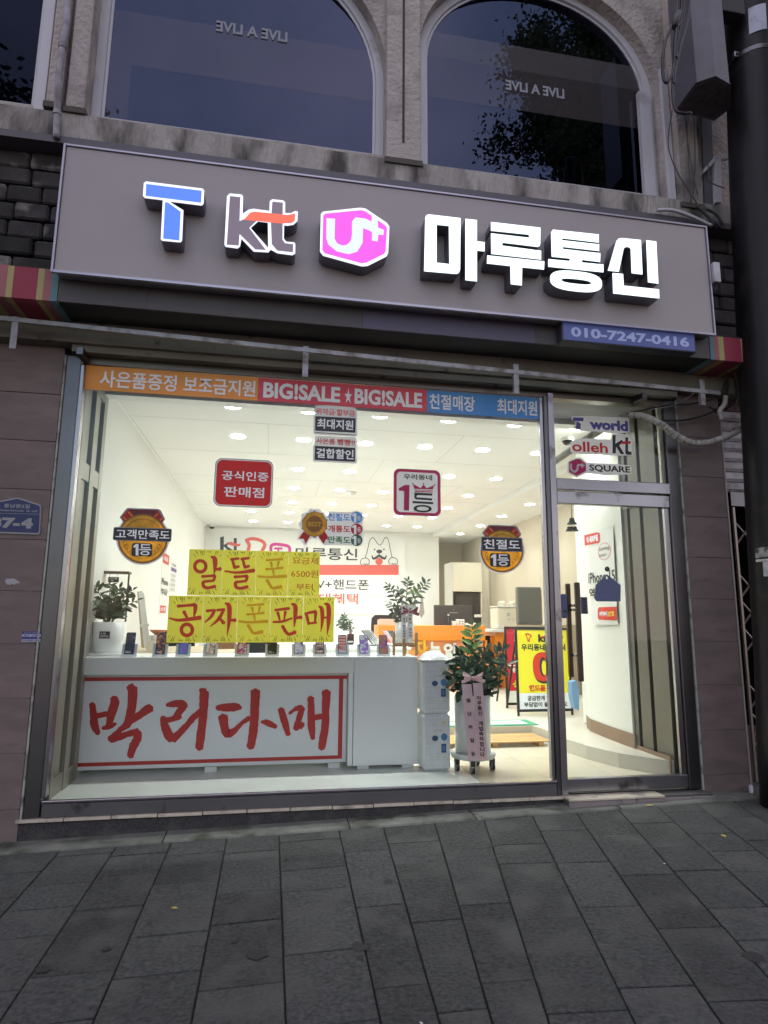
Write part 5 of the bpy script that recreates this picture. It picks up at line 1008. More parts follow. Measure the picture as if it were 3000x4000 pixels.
# strip across the top of the window
def strip_(x0, x1, ztop, zbot, mat, label, texts):
    o = tag(slabw('banner_strip', [[(x0, zbot), (x1, zbot), (x1, ztop), (x0, ztop)]], SY, .0015, mat), label, 'banner')
    for s_, u0, u1 in texts:
        q = Q((x0, SY - .002, ztop), (x1, SY - .002, ztop), (x1, SY - .002, zbot), (x0, SY - .002, zbot)); text(s_, q, (u0, .17, u1, .86), SWT, o, bold=.036 if s_[0] in 'B★' else .02)
    return o
xa = aty(330, 1480, SY).x; xb = aty(1008, 1520, SY).x; xc = aty(1668, 1580, SY).x; xd = 2.268; z1_, z0_ = 3.484, 3.285
strip_(xa, xb - .001, z1_, z0_, SOR, 'orange strip banner with pale block lettering at the window top left', [('사은품증정', .085, .52), ('보조금지원', .56, .985)])
strip_(xb, xc - .001, z1_, z0_, SPK, 'crimson sale strip banner with a star at the window top middle', [('BIG!SALE', .03, .475), ('★', .50, .545), ('BIG!SALE', .56, .97)])
strip_(xc, xd, z1_, z0_, SBL, 'blue strip banner with two pale words at the window top right', [('친절매장', .02, .42), ('최대지원', .62, .985)])
# stacked text sticker under the strip
Z4 = Zm(1000, 1400, .6028)
o = sticker('upper black and white stacked text sticker hanging below the sale strip', [Z4([(388, 305), (470, 303), (640, 318), (652, 330), (656, 500), (645, 508), (380, 492), (372, 480), (374, 380), (380, 370), (380, 315)])])
lay(o, [Z4([(385, 374), (646, 388), (644, 482), (383, 468)])], SBK, 1); lay(o, [Z4([(385, 478), (644, 495), (644, 499), (385, 482)])], SBK, 1)
st_text(o, '위약금·할부금', *Z4([(390, 320), (640, 378)]), SPK, 2, .04); st_text(o, '최대지원', *Z4([(397, 388), (630, 466)]), SWT, 3, .05)
o = sticker('lower black and white stacked text sticker with red exclamation marks', [Z4([(392, 500), (640, 512), (650, 520), (652, 672), (645, 682), (378, 668), (368, 660), (370, 566), (380, 556), (383, 505)])])
lay(o, [Z4([(382, 566), (642, 580), (642, 670), (380, 657)])], SBK, 1); st_text(o, '사은품', *Z4([(390, 514), (512, 558)]), SRD, 2, .04); st_text(o, '빵빵!!', *Z4([(528, 520), (640, 568)]), SRD, 2, .04); st_text(o, '결합할인', *Z4([(392, 580), (632, 656)]), SWT, 3, .05)
# red square
def rsticker(x0, y0, x1, y1, r, mats, label):
    a, b = aty(x0, y0, SY), aty(x1, y1, SY); L_ = [(mats[0], 0)] + list(mats[1:]); rr_ = lambda d: rnd(a.x + d, b.z + d, b.x - d, a.z - d, r - d * .6); o = None
    for i, (m_, d) in enumerate(L_):
        lp = [rr_(d)] + ([rr_(L_[i + 1][1])] if i + 1 < len(L_) else [])
        if o is None: o = tag(slabw('sticker', lp, SY, .0012, m_), label, 'sticker')
        else: layw(o, lp, m_, 0)
    return o
o = rsticker(842, 1788, 1062, 1985, .055, [SSH, (SWH, .006), (SRD, .014)], 'red rounded square sticker with two lines of white lettering')
st_text(o, '공식인증', (868, 1837), (1048, 1882), SWT, 4, .035); st_text(o, '판매점', (876, 1899), (1031, 1946), SWT, 4, .035)
o = rsticker(1538, 1829, 1722, 2018, .05, [SSH, (SMG, .004), (SWH, .026)], 'white rounded sticker with magenta border, big one and a crown')
Z8b = Zm(1500, 1780, 600 / 1659)
st_text(o, '우리동네', *Z8b([(212, 195), (520, 268)]), SBK, 4, .045)
lay(o, [Z8b([(160, 352), (225, 316), (275, 316), (270, 592), (214, 590), (218, 385), (200, 378), (162, 378)])], SMG, 4)
lay(o, [Z8b([(310, 302), (395, 350), (427, 310), (460, 352), (545, 318), (525, 365), (328, 358)])], SMG, 4); lay(o, [Z8b([(330, 368), (525, 375), (525, 380), (330, 373)])], SMG, 4); lay(o, [Z8b([(330, 380), (525, 388), (525, 398), (330, 392)])], SMG, 4)
for p in ((311, 300), (427, 303), (545, 315)): lay(o, [Z8b([(p[0] + 8 * math.cos(k), p[1] + 8 * math.sin(k)) for k in range(6)])], SDR, 5)
lay(o, [Z8b([(328, 398), (522, 408), (520, 432), (365, 425), (352, 435), (352, 450), (520, 462), (520, 484), (350, 472), (328, 458)])], SBK, 5); lay(o, [Z8b([(308, 489), (532, 502), (530, 524), (308, 512)])], SBK, 5); lay(o, [Z8b(se(418, 572, 98, 3, 0, 40, .95)), Z8b(se(418, 572, 65, 2, 0, 22, .95))], SBK, 5)
# medals
def medal(Zf, cx, cy, Rm, label, l1, r1, l2, r2, dx=0):
    C_ = lambda k, n=40: Zf([(cx + Rm * k * math.cos(2 * math.pi * i / n), cy + Rm * .99 * k * math.sin(2 * math.pi * i / n)) for i in range(n)])
    P = lambda pts: Zf([(cx + Rm * a, cy + Rm * b) for a, b in pts])
    o = thing('sticker', aty(*Zf([(cx, cy)])[0], SY), label, 'sticker')
    lay(o, [C_(1.06), C_(1.0)], SWH, 0, nm='backing'); lay(o, [P([(-.60, -1.22), (.62, -1.18), (.72, -1.12), (.90, -.78), (.62, -.38), (-.62, -.42), (-.92, -.85), (-.68, -1.16)])], SSH, .3, nm='backing')
    lay(o, [P([(-.58, -1.17), (.60, -1.13), (.84, -.76), (.62, -.45), (-.60, -.50), (-.85, -.86)])], SRD, 1); lay(o, [P([(-.55, -1.165), (.57, -1.125), (.36, -.80), (-.30, -.84)])], SDR, 2)
    for pp in ([(-.60, -1.06), (-.57, -1.08), (-.28, -.80), (-.31, -.77)], [(-.78, -.86), (-.75, -.88), (-.52, -.60), (-.55, -.57)], [(.60, -1.0), (.63, -.98), (.36, -.74), (.33, -.77)], [(.78, -.84), (.81, -.82), (.57, -.58), (.54, -.61)]): lay(o, [P(pp)], SOR, 3)
    lay(o, [P([(-.4, -.83), (.42, -.80), (.3, -.7), (-.34, -.72)])], SWH, 3)
    lay(o, [C_(1.0), C_(.93)], SGD, 4); lay(o, [C_(.93)], SGO, 4); lay(o, [C_(.80), C_(.782)], SGD, 6)
    for k in range(9):      # laurel
        for sg in (-1, 1):
            a = math.radians(90 + sg * (20 + 13 * k)); x, y = cx + Rm * .66 * math.cos(a), cy + Rm * .66 * math.sin(a)
            for dd in (-.5, .5): lay(o, [Zf([(x, y), (x + Rm * .07 * math.cos(a + dd * 2 - sg * .9), y + Rm * .07 * math.sin(a + dd * 2 - sg * .9)), (x + Rm * .13 * math.cos(a + dd - sg * 1.2), y + Rm * .13 * math.sin(a + dd - sg * 1.2))])], SGD, 6)
    for s_, (x0, y0, x1, y1) in ((l1, r1), (l2, r2)):
        g = 10; tl, br = Zf([(x0, y0), (x1, y1)]); 
        W_ = lambda gx, gy: [[(lambda p: (p.x, p.z))(aty(*p, SY)) for p in (Zf([(x0 - gx, y0 - gy), (x1 + gx, y0 - gy + (y1 - y0) * .0), (x1 + gx, y1 + gy), (x0 - gx, y1 + gy)]))]]
        if s_ == l1:
            a_, b_ = aty(*Zf([(x0 - 30, y0 - 26)])[0], SY), aty(*Zf([(x1 + 26, y1 + 28)])[0], SY); layw(o, [rnd(a_.x, b_.z, b_.x, a_.z, .015)], SSH, 7)
            a_, b_ = aty(*Zf([(x0 - 20, y0 - 16)])[0], SY), aty(*Zf([(x1 + 16, y1 + 18)])[0], SY); layw(o, [rnd(a_.x, b_.z, b_.x, a_.z, .006)], SBK, 8)
            st_text(o, s_, tl, br, SWT, 10, .035)
        else:
            a_, b_ = aty(*Zf([(x0 - 14, y0 - 12)])[0], SY), aty(*Zf([(x1 + 12, y1 + 14)])[0], SY); layw(o, [rnd(a_.x, b_.z, b_.x, a_.z, .02)], SBK, 8); st_text(o, s_, tl, br, SWT, 10, .045)
    return o
Z6 = Zm(400, 1950, 500 / 1659)
medal(Z6, 522, 510, 325, 'gold medal sticker with black and white lettering on the left of the window', '고객만족도', (178, 386, 868, 526), '1등', (402, 580, 628, 730))
medal(Z8b, 1275, 1030, 232, 'gold medal sticker with black and white lettering beside the door mullion', '친절도', (1075, 900, 1470, 1015), '1등', (1155, 1065, 1350, 1190))
# BEST rosette with three rating lines
Z7b = Zm(1120, 1900, 380 / 1659)
o = thing('sticker', aty(1290, 2030, SY), 'best rosette sticker with red ribbon ends and three coloured rating lines', 'sticker')
dec = lambda cx, cy, r, n, r2=None: Z7b([(cx + (r2 or r if i % 2 and r2 else r) * math.cos(2 * math.pi * (i + .5) / n), cy + (r2 or r if i % 2 and r2 else r) * math.sin(2 * math.pi * (i + .5) / n)) for i in range(n)])
lay(o, [Z7b([(400, 378), (450, 395), (560, 390), (600, 440), (650, 450), (690, 500), (720, 430), (1080, 440), (1110, 430), (1190, 412), (1290, 450), (1318, 530), (1290, 630), (1318, 720), (1290, 820), (1318, 920), (1270, 1010), (1190, 1035), (1120, 1000), (700, 1000), (640, 1015), (540, 900), (400, 890), (340, 1000), (290, 1000), (240, 920), (170, 915), (180, 870), (240, 760), (200, 640), (250, 560), (248, 480), (290, 450), (350, 440)])], SWH, 0, nm='backing')
for pts in ([(285, 770), (400, 850), (320, 975), (290, 895), (205, 890)], [(540, 855), (650, 770), (700, 850), (700, 905), (668, 900), (630, 980)]): lay(o, [Z7b(pts)], SRD, 1)
lay(o, [dec(475, 645, 222, 10)], SGD, 2); lay(o, [dec(475, 645, 212, 10)], SGO, 3); lay(o, [dec(475, 645, 145, 28, 138)], SGD, 4)
for k in range(24): a = k * math.pi / 12; lay(o, [Z7b([(475 + 128 * math.cos(a) + 4 * math.cos(j), 645 + 128 * math.sin(a) + 4 * math.sin(j)) for j in range(6)])], SOR, 5)
for k in range(10): a = (k + .5) * math.pi / 5; lay(o, [Z7b([(475 + 228 * math.cos(a) + 10 * math.cos(j), 645 + 228 * math.sin(a) + 10 * math.sin(j)) for j in range(6)])], SGD, 5)
st_text(o, 'BEST', *Z7b([(362, 600), (592, 690)]), SGO, 6, .05)
for i, (s_, mt, y0, y1) in enumerate((('친절도', SBL, 455, 595), ('개통도', SRD, 658, 790), ('만족도', SGN, 845, 980))):
    st_text(o, s_, *Z7b([(705, y0), (1082, y1)]), mt, 2, .055); cx, cy = 1192, (y0 + y1) / 2 + 5
    lay(o, [Z7b(se(cx, cy, 98, 0, 0, 98, 1))], mt, 2); st_text(o, '1', *Z7b([(1115, cy - 72), (1192, cy + 82)]), SWT, 3, .04); st_text(o, '등', *Z7b([(1203, cy - 30), (1265, cy + 52)]), SWT, 3, .02)
# door transom stickers
Z5 = Zm(2000, 1100, .6028)
o = thing('sticker', aty(2345, 1680, SY), 'blue and white lettered cut-out sticker, top one above the door', 'sticker')
lay(o, [Z5([(385, 872), (470, 872), (760, 882), (762, 975), (700, 985), (440, 965), (400, 955), (410, 905), (388, 900)])], SWH, 0, nm='backing'); lay(o, [Z5([(396, 880), (464, 882), (462, 905), (394, 902)])], SIN, 1); lay(o, [Z5([(418, 908), (430, 908), (446, 922), (444, 955), (414, 952)])], SIN, 1)
st_text(o, 'world', *Z5([(500, 888), (754, 972)]), SIN, 2, .05)
o = thing('sticker', aty(2350, 1740, SY), 'red and black lettered cut-out sticker, middle one above the door', 'sticker')
lay(o, [Z5([(395, 1030), (480, 1015), (640, 1025), (650, 985), (760, 990), (782, 1030), (780, 1125), (700, 1128), (400, 1115), (378, 1100), (380, 1045)])], SWH, 0, nm='backing'); st_text(o, 'olleh', *Z5([(388, 1032), (622, 1112)]), SRD, 2, .02)
lay(o, [Z5([(652, 998), (672, 994), (670, 1050), (712, 1025), (720, 1040), (695, 1062), (728, 1118), (705, 1118), (675, 1070), (672, 1112), (652, 1112)])], SBK, 2); lay(o, [Z5([(735, 1010), (752, 1008), (752, 1095), (760, 1102), (775, 1102), (775, 1122), (745, 1122), (735, 1112)])], SBK, 2.5); lay(o, [Z5([(698, 1052), (715, 1036), (770, 1034), (768, 1050), (725, 1052)])], SRD, 3.4)
o = thing('sticker', aty(2330, 1810, SY), 'magenta hexagon logo sticker with black lettering, lowest above the door', 'sticker')
lay(o, [Z5([(360, 1165), (415, 1140), (445, 1140), (485, 1172), (600, 1178), (768, 1190), (775, 1205), (772, 1250), (600, 1255), (485, 1240), (420, 1268), (365, 1245), (355, 1235)])], SWH, 0, nm='backing'); lay(o, [Z5([(370, 1170), (415, 1150), (440, 1150), (478, 1180), (480, 1228), (420, 1258), (370, 1235)])], SMG, 1)
strokes('print', [Z5([(382, 1180, 12), (384, 1215, 14), (405, 1232, 14), (424, 1215, 14), (426, 1192, 13), (440, 1188, 13), (468, 1192, 10)]), Z5([(455, 1178, 10), (455, 1205, 10)])], lambda x, y, i: aty(x, y, SY - .003 - .0005 * i), SWH, o); st_text(o, 'SQUARE', *Z5([(500, 1184), (768, 1246)]), SBK, 2, .03)

# yellow posters
YP = SV('poster_yellow', (.84, .81, .17), .6, var=.03, vs=2); YR = SV('poster_red', (.62, .06, .025), .35); YA = SV('poster_amber', (.74, .42, .01), .35); YK = SV('poster_black', (.04, .05, .01), .2)
Zy = Zm(640, 2120, 680 / 1659)
def sh(S, dx, dy): return [[(p[0] + dx, p[1] + dy) + tuple(p[2:]) for p in s] for s in S]
def circ(cx, cy, r, w_): return [[(cx + r * math.cos(2 * math.pi * i / 14), cy + r * math.sin(2 * math.pi * i / 14), w_) for i in range(15)]]
RIEUL = [[(362, 322, 24), (420, 318, 20), (488, 312, 24)], [(486, 315, 26), (478, 358, 20)], [(478, 360, 20), (375, 372, 22)], [(372, 372, 24), (380, 415, 28), (420, 430, 24), (492, 415, 26)]]
DG = [[(638, 160, 22), (716, 150, 20)], [(655, 165, 20), (672, 232, 24)], [(668, 238, 26), (718, 226, 20)]]
PH = [[(975, 166, 18), (1050, 162, 16), (1132, 156, 20)], [(1020, 185, 22), (1030, 235, 12)], [(1095, 180, 22), (1082, 235, 10)], [(970, 252, 18), (1050, 248, 14), (1135, 238, 20)], [(1040, 262, 20), (1050, 312, 10)], [(895, 318, 18), (1000, 328, 18), (1170, 318, 26)], [(982, 355, 26), (1010, 400, 22), (1040, 432, 22), (1122, 418, 30)]]
glyph = {
 '알': circ(348, 225, 53, 27) + [[(448, 132, 12), (485, 155, 38), (488, 230, 30), (478, 302, 6)], [(495, 255, 18), (545, 248, 30)]] + RIEUL,
 '뜰': DG + sh(DG, 98, -4) + [[(580, 270, 14), (700, 284, 20), (862, 264, 32)]] + sh(RIEUL, 308, 4),
 '폰': PH,
 '공': [[(130, 604, 24), (220, 598, 22), (300, 590, 28)], [(302, 590, 32), (298, 650, 28), (285, 712, 10)], [(190, 655, 30), (222, 715, 18)], [(50, 718, 12), (150, 738, 24), (350, 714, 34)]] + circ(220, 830, 53, 28),
 '짜': [[(405, 650, 22), (492, 642, 20)], [(482, 648, 24), (450, 705, 24), (388, 762, 8)], [(505, 642, 20), (580, 636, 22)], [(568, 645, 24), (520, 730, 26), (442, 798, 8)], [(520, 705, 16), (572, 768, 30)], [(582, 575, 12), (622, 605, 36), (622, 740, 30), (603, 888, 5)], [(632, 738, 18), (685, 738, 30)]],
 '판': [[(1058, 642, 20), (1195, 626, 24)], [(1085, 662, 24), (1105, 738, 14)], [(1158, 655, 24), (1146, 735, 12)], [(1040, 756, 16), (1130, 750, 20), (1225, 718, 14)], [(1215, 580, 12), (1252, 605, 34), (1252, 700, 30), (1242, 802, 8)], [(1262, 716, 18), (1314, 710, 30)], [(1130, 792, 26), (1160, 845, 26), (1195, 872, 24), (1255, 850, 30)]],
 '매': [[(1352, 668, 22), (1368, 720, 24), (1380, 780, 18)], [(1368, 670, 20), (1450, 655, 26)], [(1448, 660, 26), (1440, 758, 16)], [(1380, 770, 18), (1455, 760, 18)], [(1475, 605, 12), (1505, 632, 30), (1510, 740, 26), (1496, 850, 5)], [(1515, 715, 16), (1560, 712, 16)], [(1530, 578, 12), (1568, 605, 34), (1570, 740, 32), (1556, 878, 5)]]}
def poster_card(px4, g, mat, label, dy=0, dxy=(0, 0), lines=None):
    cor = [aty(*p, SY - .004) for p in Zy(px4)]; q = Q(*cor); o = sheet('poster', q, .0012, YP); tag(o, label, 'poster', 'yellow lettered sheets taped to the shop window')
    if g: strokes('lettering', [[(a_, b_, c_ * 1.22) for a_, b_, c_ in Zy(s)] for s in sh(g, *dxy)], lambda x, y, i: aty(x, y, SY - .006 - .0003 * i), mat, o)
    mb = MB(); rr = random.Random(px4[0][0])
    for v0, sg in ((.035, 1), (.965, -1)):
        for k, (u, du, L) in enumerate(((.14, -.06, .09), (.20, -.05, .12), (.32, -.04, .11), (.38, -.02, .13), (.44, -.008, .10), (.56, .008, .04), (.60, .01, .05), (.65, .015, .06), (.82, .04, .13), (.88, .05, .13), (.95, .04, .05))):
            uu = u if sg > 0 else 1 - u; d = du if sg > 0 else -du
            a = (uu, v0 + sg * (.02 if k in (0, 10) else 0) * 4); b = (uu - d * 1.6, a[1] + sg * L); w_ = .012
            mb.add([q.p(a[0] - w_, a[1], .002), q.p(a[0] + w_, a[1], .002), q.p(b[0], b[1], .002)], [(0, 2, 1)])
    mb.out('burst_marks', YK if mat is not YA else SGD, o)
    if lines:
        for s_, a, b in lines: st_text(o, s_, *Zy([a, b]), YR, 8, .0)
    return o
top = [243, 560, 880, 1187, 1489]; bot = [220, 546, 870, 1180, 1481]
ty = lambda x: 60 + (x - 243) * .0255; by = lambda x: 500 + (x - 220) * .012
for i, (g, mt, lab) in enumerate((('알', YR, 'yellow sheet with first red syllable, top row far left'), ('뜰', YR, 'yellow sheet with second red syllable, top row'), ('폰', YA, 'yellow sheet with amber syllable in the top row'), (None, YR, 'yellow sheet with three small lines and a price, top row right'))):
    c4 = [(top[i] + 1, ty(top[i])), (top[i + 1] - 1, ty(top[i + 1])), (bot[i + 1] - 1, by(bot[i + 1])), (bot[i] + 1, by(bot[i]))]
    poster_card(c4, glyph.get(g), mt, lab, lines=None if g else [('요금제', (1228, 138), (1470, 208)), ('6500원', (1215, 258), (1468, 332)), ('부터', (1262, 388), (1418, 455))])
top = [48, 380, 704, 1018, 1330, 1627]; bot = [22, 360, 690, 1006, 1320, 1617]
ty = lambda x: 504 + (x - 48) * .009; by = lambda x: 955 - (x - 22) * .005
for i, (g, mt, lab, d) in enumerate((('공', YR, 'yellow sheet with round-bottomed red syllable, bottom row far left', (0, 0)), ('짜', YR, 'yellow sheet with second red syllable, bottom row', (0, 0)), ('폰', YA, 'yellow sheet with amber syllable in the bottom row', (-180, 430)), ('판', YR, 'yellow sheet with fourth red syllable, bottom row', (0, 0)), ('매', YR, 'yellow sheet with last red syllable, bottom row far right', (0, 0)))):
    c4 = [(top[i] + 1, ty(top[i])), (top[i + 1] - 1, ty(top[i + 1])), (bot[i + 1] - 1, by(bot[i + 1])), (bot[i] + 1, by(bot[i]))]
    poster_card(c4, glyph[g], mt, lab, dxy=d)

# mirrored lettering inside the upper windows
PL = M('window_lettering', (.25, .26, .30), .7)
for px0, px1, lab in (((845, 80), (1122, 165), 'mirrored white lettering inside the left arched window'), ((1975, 312), (2205, 385), 'mirrored white lettering inside the right arched window')):
    a, b = aty(*px0, .046), aty(*px1, .046); zz = (a.z + b.z) / 2; h = .11; q = Q((a.x, .046, zz + h), (b.x, .046, zz + h), (b.x, .046, zz - h), (a.x, .046, zz - h))
    o = text('LIVE A LIVE', q, (0, .25, 1, .75), PL, None, off=0, bold=.03, mirror=True); tag(o, lab, 'lettering')

def film(name, alpha, col):
    mt = bpy.data.materials.new(name); mt.use_nodes = True; N = mt.node_tree.nodes; Lk = mt.node_tree.links; d = N['Principled BSDF']; d.inputs['Base Color'].default_value = (*col, 1); d.inputs['Roughness'].default_value = .6
    t_ = N.new('ShaderNodeBsdfTransparent'); mx = N.new('ShaderNodeMixShader'); mx.inputs[0].default_value = alpha; Lk.new(t_.outputs[0], mx.inputs[1]); Lk.new(d.outputs[0], mx.inputs[2]); Lk.new(mx.outputs[0], N['Material Output'].inputs[0]); return mt
F1 = film('window_film', .07, (.55, .48, .50)); F2 = film('window_film_dense', .12, (.5, .46, .48))
for k, (x0, x1, zz0, zz1, mt, lab) in enumerate(((-1.60, .78, 6.27, 6.80, F1, 'broad pale film band across the left arched window'), (-1.60, -1.36, 5.71, 6.265, F1, 'narrow pale film strip down the left edge of the left arched window'), (1.262, 3.51, 6.42, 6.86, F1, 'pale film band across the right arched window at the lettering'), (1.262, 3.50, 6.862, 7.14, F2, 'denser pale film band above the lettering in the right arched window'))):
    o = mk('window_film', [(x0, .0485, zz0), (x1, .0485, zz0), (x1, .0485, zz1), (x0, .0485, zz1)], [(0, 1, 2, 3)], mt); tag(o, lab, 'film')
# ================================================================== OUTSIDE DETAILS
# address plate
AB = M('address_blue', (.012, .02, .10), .4); APW = M('plate_white', (.27, .27, .29), .5)
yA = -.052
Zp = Zm(0, 1900, 400 / 1106)
o = thing('address_plate', aty(70, 2020, yA), 'blue pentagonal house number plate with white rim on the left pillar', 'plate')
slab('rim', [Zp([(-150, 190), (-20, 160), (150, 125), (190, 120), (230, 130), (430, 195), (445, 215), (432, 505), (410, 520), (-150, 500)])], yA, .008, APW, o)
slab('face', [Zp([(-140, 198), (-10, 172), (160, 138), (190, 134), (228, 145), (420, 208), (430, 225), (418, 490), (402, 502), (-140, 482)])], yA - .002, .0015, AB, o); slab('line', [Zp([(-130, 285), (420, 298), (420, 302), (-130, 289)])], yA - .004, .001, APW, o)
def ptx(s_, a, b, bold, par=o, y=yA - .004, mt=APW): q = QY(Zp([a])[0], Zp([b])[0], y); return text(s_, q, (0, 0, 1, 1), mt, par, off=0, bold=bold)
ptx('풍남문2길', (45, 185), (320, 238), .025); ptx('Pungnammun 2-gil', (-120, 238), (398, 285), .02); ptx('37-4', (-95, 330), (350, 460), .06)
q = QY((88, 2466), (157, 2507), -.043); st = sheet('sticker', q, .001, M('sticker_white', (.45, .45, .55), .5)); tag(st, 'small blue and white phone number sticker on the left pillar', 'sticker'); NV = M('sticker_navy', (.03, .02, .18), .5)
face(q, NV, st, .001, 'print', (0, 0, 1, .28)); face(q, NV, st, .001, 'print', (0, .52, 1, .74)); text('수도누수공사', q, (.08, .05, .92, .24), bpy.data.materials['plate_white'], st); text('867 2588', q, (.08, .33, .92, .48), NV, st); text('010-9040-1000', q, (.05, .78, .95, .95), NV, st)
o = slab('paper_scrap', [Zp([(52, 1020), (75, 995), (100, 1000), (135, 992), (165, 1003), (210, 1035), (205, 1052), (185, 1045), (150, 1062), (130, 1050), (115, 1064), (70, 1058), (62, 1040)])], -.043, .001, M('scrap', (.36, .35, .38), .8, bump=.5, bs=50)); tag(o, 'torn remnant of white paper on the left pillar tiles', 'paper')

# downpipe on the upper left facade
PIPE = M('old_pipe', (.27, .26, .29), .6, var=.3, vs=10, dirt=(.14, .13, .13), ds=8)
dp = thing('drain_pipe', aty(220, 400, -.33), 'thin grey drain pipe running down the upper left facade', 'pipe')
pp = [aty(262, -60, -.33), aty(262, 80, -.33), aty(244, 180, -.33), aty(228, 330, -.32), aty(224, 440, -.25), aty(220, 540, -.24)]
MB().tube(bez(pp, 6), .026, 10).out('pipe', PIPE, dp, True)
for i in (2, 4): MB().tube([pp[i] + Vector((0, 0, -.02)), pp[i] + Vector((0, 0, .02))], .031, 10).out('collar', PIPE, dp)

# cables and insulated pipe at the right of the frame
INS = M('pipe_insulation', (.36, .35, .32), .7, bump=1, bs=25, var=.2, vs=20, dirt=(.14, .13, .12), ds=12)
ip = thing('insulated_pipe', aty(2600, 1800, -.2), 'wrapped pale air conditioning pipe hanging in a loop at the right pillar', 'pipe')
P_ = lambda L: bez([aty(x, y, d) for x, y, d in L], 8)
MB().tube(P_([(2455, 1622, -.06), (2510, 1625, -.12), (2580, 1655, -.18), (2640, 1700, -.2), (2700, 1728, -.2), (2760, 1730, -.2), (2840, 1705, -.2), (2900, 1670, -.2), (2960, 1600, -.15)]), .028, 10).out('pipe', INS, ip, True)
for k in range(16):
    L = P_([(2455, 1622, -.06), (2510, 1625, -.12), (2580, 1655, -.18), (2640, 1700, -.2), (2700, 1728, -.2), (2760, 1730, -.2), (2840, 1705, -.2), (2900, 1670, -.2), (2960, 1600, -.15)]); i = 3 + k * 3
    if i + 1 < len(L): MB().tube([L[i], L[i + 1]], .0305, 8).out('wrap', INS, ip, True)
i2 = thing('insulated_pipe', aty(2300, 1750, .3), 'wrapped pale pipe running inside the shop behind the door transom', 'pipe'); MB().tube(P_([(2455, 1622, .04), (2400, 1645, .12), (2330, 1690, .3), (2250, 1745, .6), (2170, 1800, .9), (2120, 1830, 1.3)]), .035, 10).out('pipe', INS, i2, True)
cb = thing('cable_bundle', aty(2860, 1600, -.3), 'bundle of dark cables dropping behind the fascia at the right pillar', 'cables')
for L, r, m_ in (([(2460, 1622, -.05), (2560, 1640, -.1), (2680, 1640, -.12), (2780, 1610, -.14), (2835, 1560, -.2), (2845, 1440, -.25)], .009, BLACK), ([(2450, 1615, -.05), (2600, 1585, -.1), (2720, 1575, -.15), (2810, 1540, -.2), (2850, 1440, -.25)], .007, BLACK), ([(2840, 1430, -.28), (2838, 1520, -.25), (2850, 1590, -.22), (2800, 1600, -.18), (2770, 1590, -.18)], .007, BLACK), ([(2865, 1440, -.28), (2875, 1540, -.25), (2860, 1580, -.22), (2790, 1612, -.18)], .008, BLACK), ([(2870, 1450, -.3), (2885, 1530, -.26), (2870, 1600, -.22)], .011, GREYD), ([(2720, 1530, -.15), (2640, 1580, -.12), (2540, 1600, -.1)], .004, PIPE)):
    MB().tube(P_(L), r, 6).out('cable', m_, cb, True)
MB().tube(P_([(2835, 1545, -.27), (2830, 1580, -.25), (2812, 1605, -.24), (2820, 1640, -.23)]), .022, 8).out('wrapped_end', INS, cb, True)
u_ = thing('cable_bundle', aty(2700, 700, -.15), 'thin loose wires sagging down the upper right pilaster', 'cables')
for L in ([(2625, 430, -.3), (2610, 560, -.3), (2640, 660, -.3), (2700, 760, -.28), (2745, 830, -.25)], [(2680, 440, -.3), (2688, 600, -.3), (2700, 790, -.28)], [(2672, 450, -.3), (2700, 640, -.3), (2725, 760, -.28)], [(2710, 440, -.3), (2715, 620, -.3), (2708, 760, -.28)], [(2730, 460, -.3), (2765, 640, -.3), (2770, 700, -.3), (2790, 720, -.3), (2830, 735, -.3)]): MB().tube(P_(L), .0055, 5).out('wire', GREYD, u_, True)
for L in ([(2740, 820, -.25), (2770, 850, -.25), (2800, 875, -.25), (2815, 890, -.24)], [(2760, 815, -.25), (2800, 840, -.25), (2825, 880, -.24)], [(2720, 800, -.26), (2770, 850, -.26), (2790, 880, -.25)]): MB().tube(P_(L), .014, 6).out('wire', GREYD, u_, True)
cp = thing('conduit', aty(2700, 840, -.25), 'white plastic conduit curving over the upper right sill', 'pipe'); MB().tube(P_([(2570, 820, -.26), (2630, 822, -.27), (2700, 845, -.27), (2780, 882, -.26)]), .016, 8).out('pipe', UPVC, cp, True)
# brackets above the mullion
for px, py, lab in ((2530, 1545, 'short steel box bracket above the glass door'), (325, 1370, 'short dark box bracket above the left window post')):
    b0 = aty(px, py, -.2); box_ = box('wall_bracket', (b0.x - .05, b0.x + .0, -.20, -.05, b0.z - .03, b0.z + .03), STEELD, None, .003); tag(box_, lab, 'bracket')
box_ = box('mount_plate', (3.60, 3.66, -.66, -.40, 4.38, 4.56), UPVC, None, .003); tag(box_, 'small white plate at the right edge of the shop sign', 'plate')

# neighbour's shutter, lattice gate
nb = thing('neighbour_shop', (4.6, .1, 0), 'closed neighbouring shopfront with pale roller shutter and dark interior', 'building')
VOID = M('dark_interior', (.003, .003, .0035), .95, spec=0)
box('side_wall', (4.052, 4.09, .02, 1.6, 0, 3.6), VOID, nb); box('back_wall', (4.1, 6.5, 1.55, 1.6, 0, 3.6), VOID, nb); box('ceiling', (4.1, 6.5, .05, 1.6, 3.55, 3.6), VOID, nb); box('floor', (4.1, 6.5, .05, 1.6, .08, .14), VOID, nb)
SLATM = M('shutter_slat', (.50, .49, .52), .5, var=.15, vs=5, dirt=(.16, .15, .15), ds=7)
zt = aty(2900, 1610, .0).z; zb3 = aty(2900, 1925, 0).z
nS = 8; hS = (zt - zb3) / nS
for k in range(nS): MB().prism([(4.055, 0.01, zb3 + k * hS + .004), (4.055, -.012, zb3 + k * hS + .03), (4.055, -.012, zb3 + (k + 1) * hS - .02), (4.055, .01, zb3 + (k + 1) * hS - .002)], (2.2, 0, 0)).out('slat', SLATM, nb)
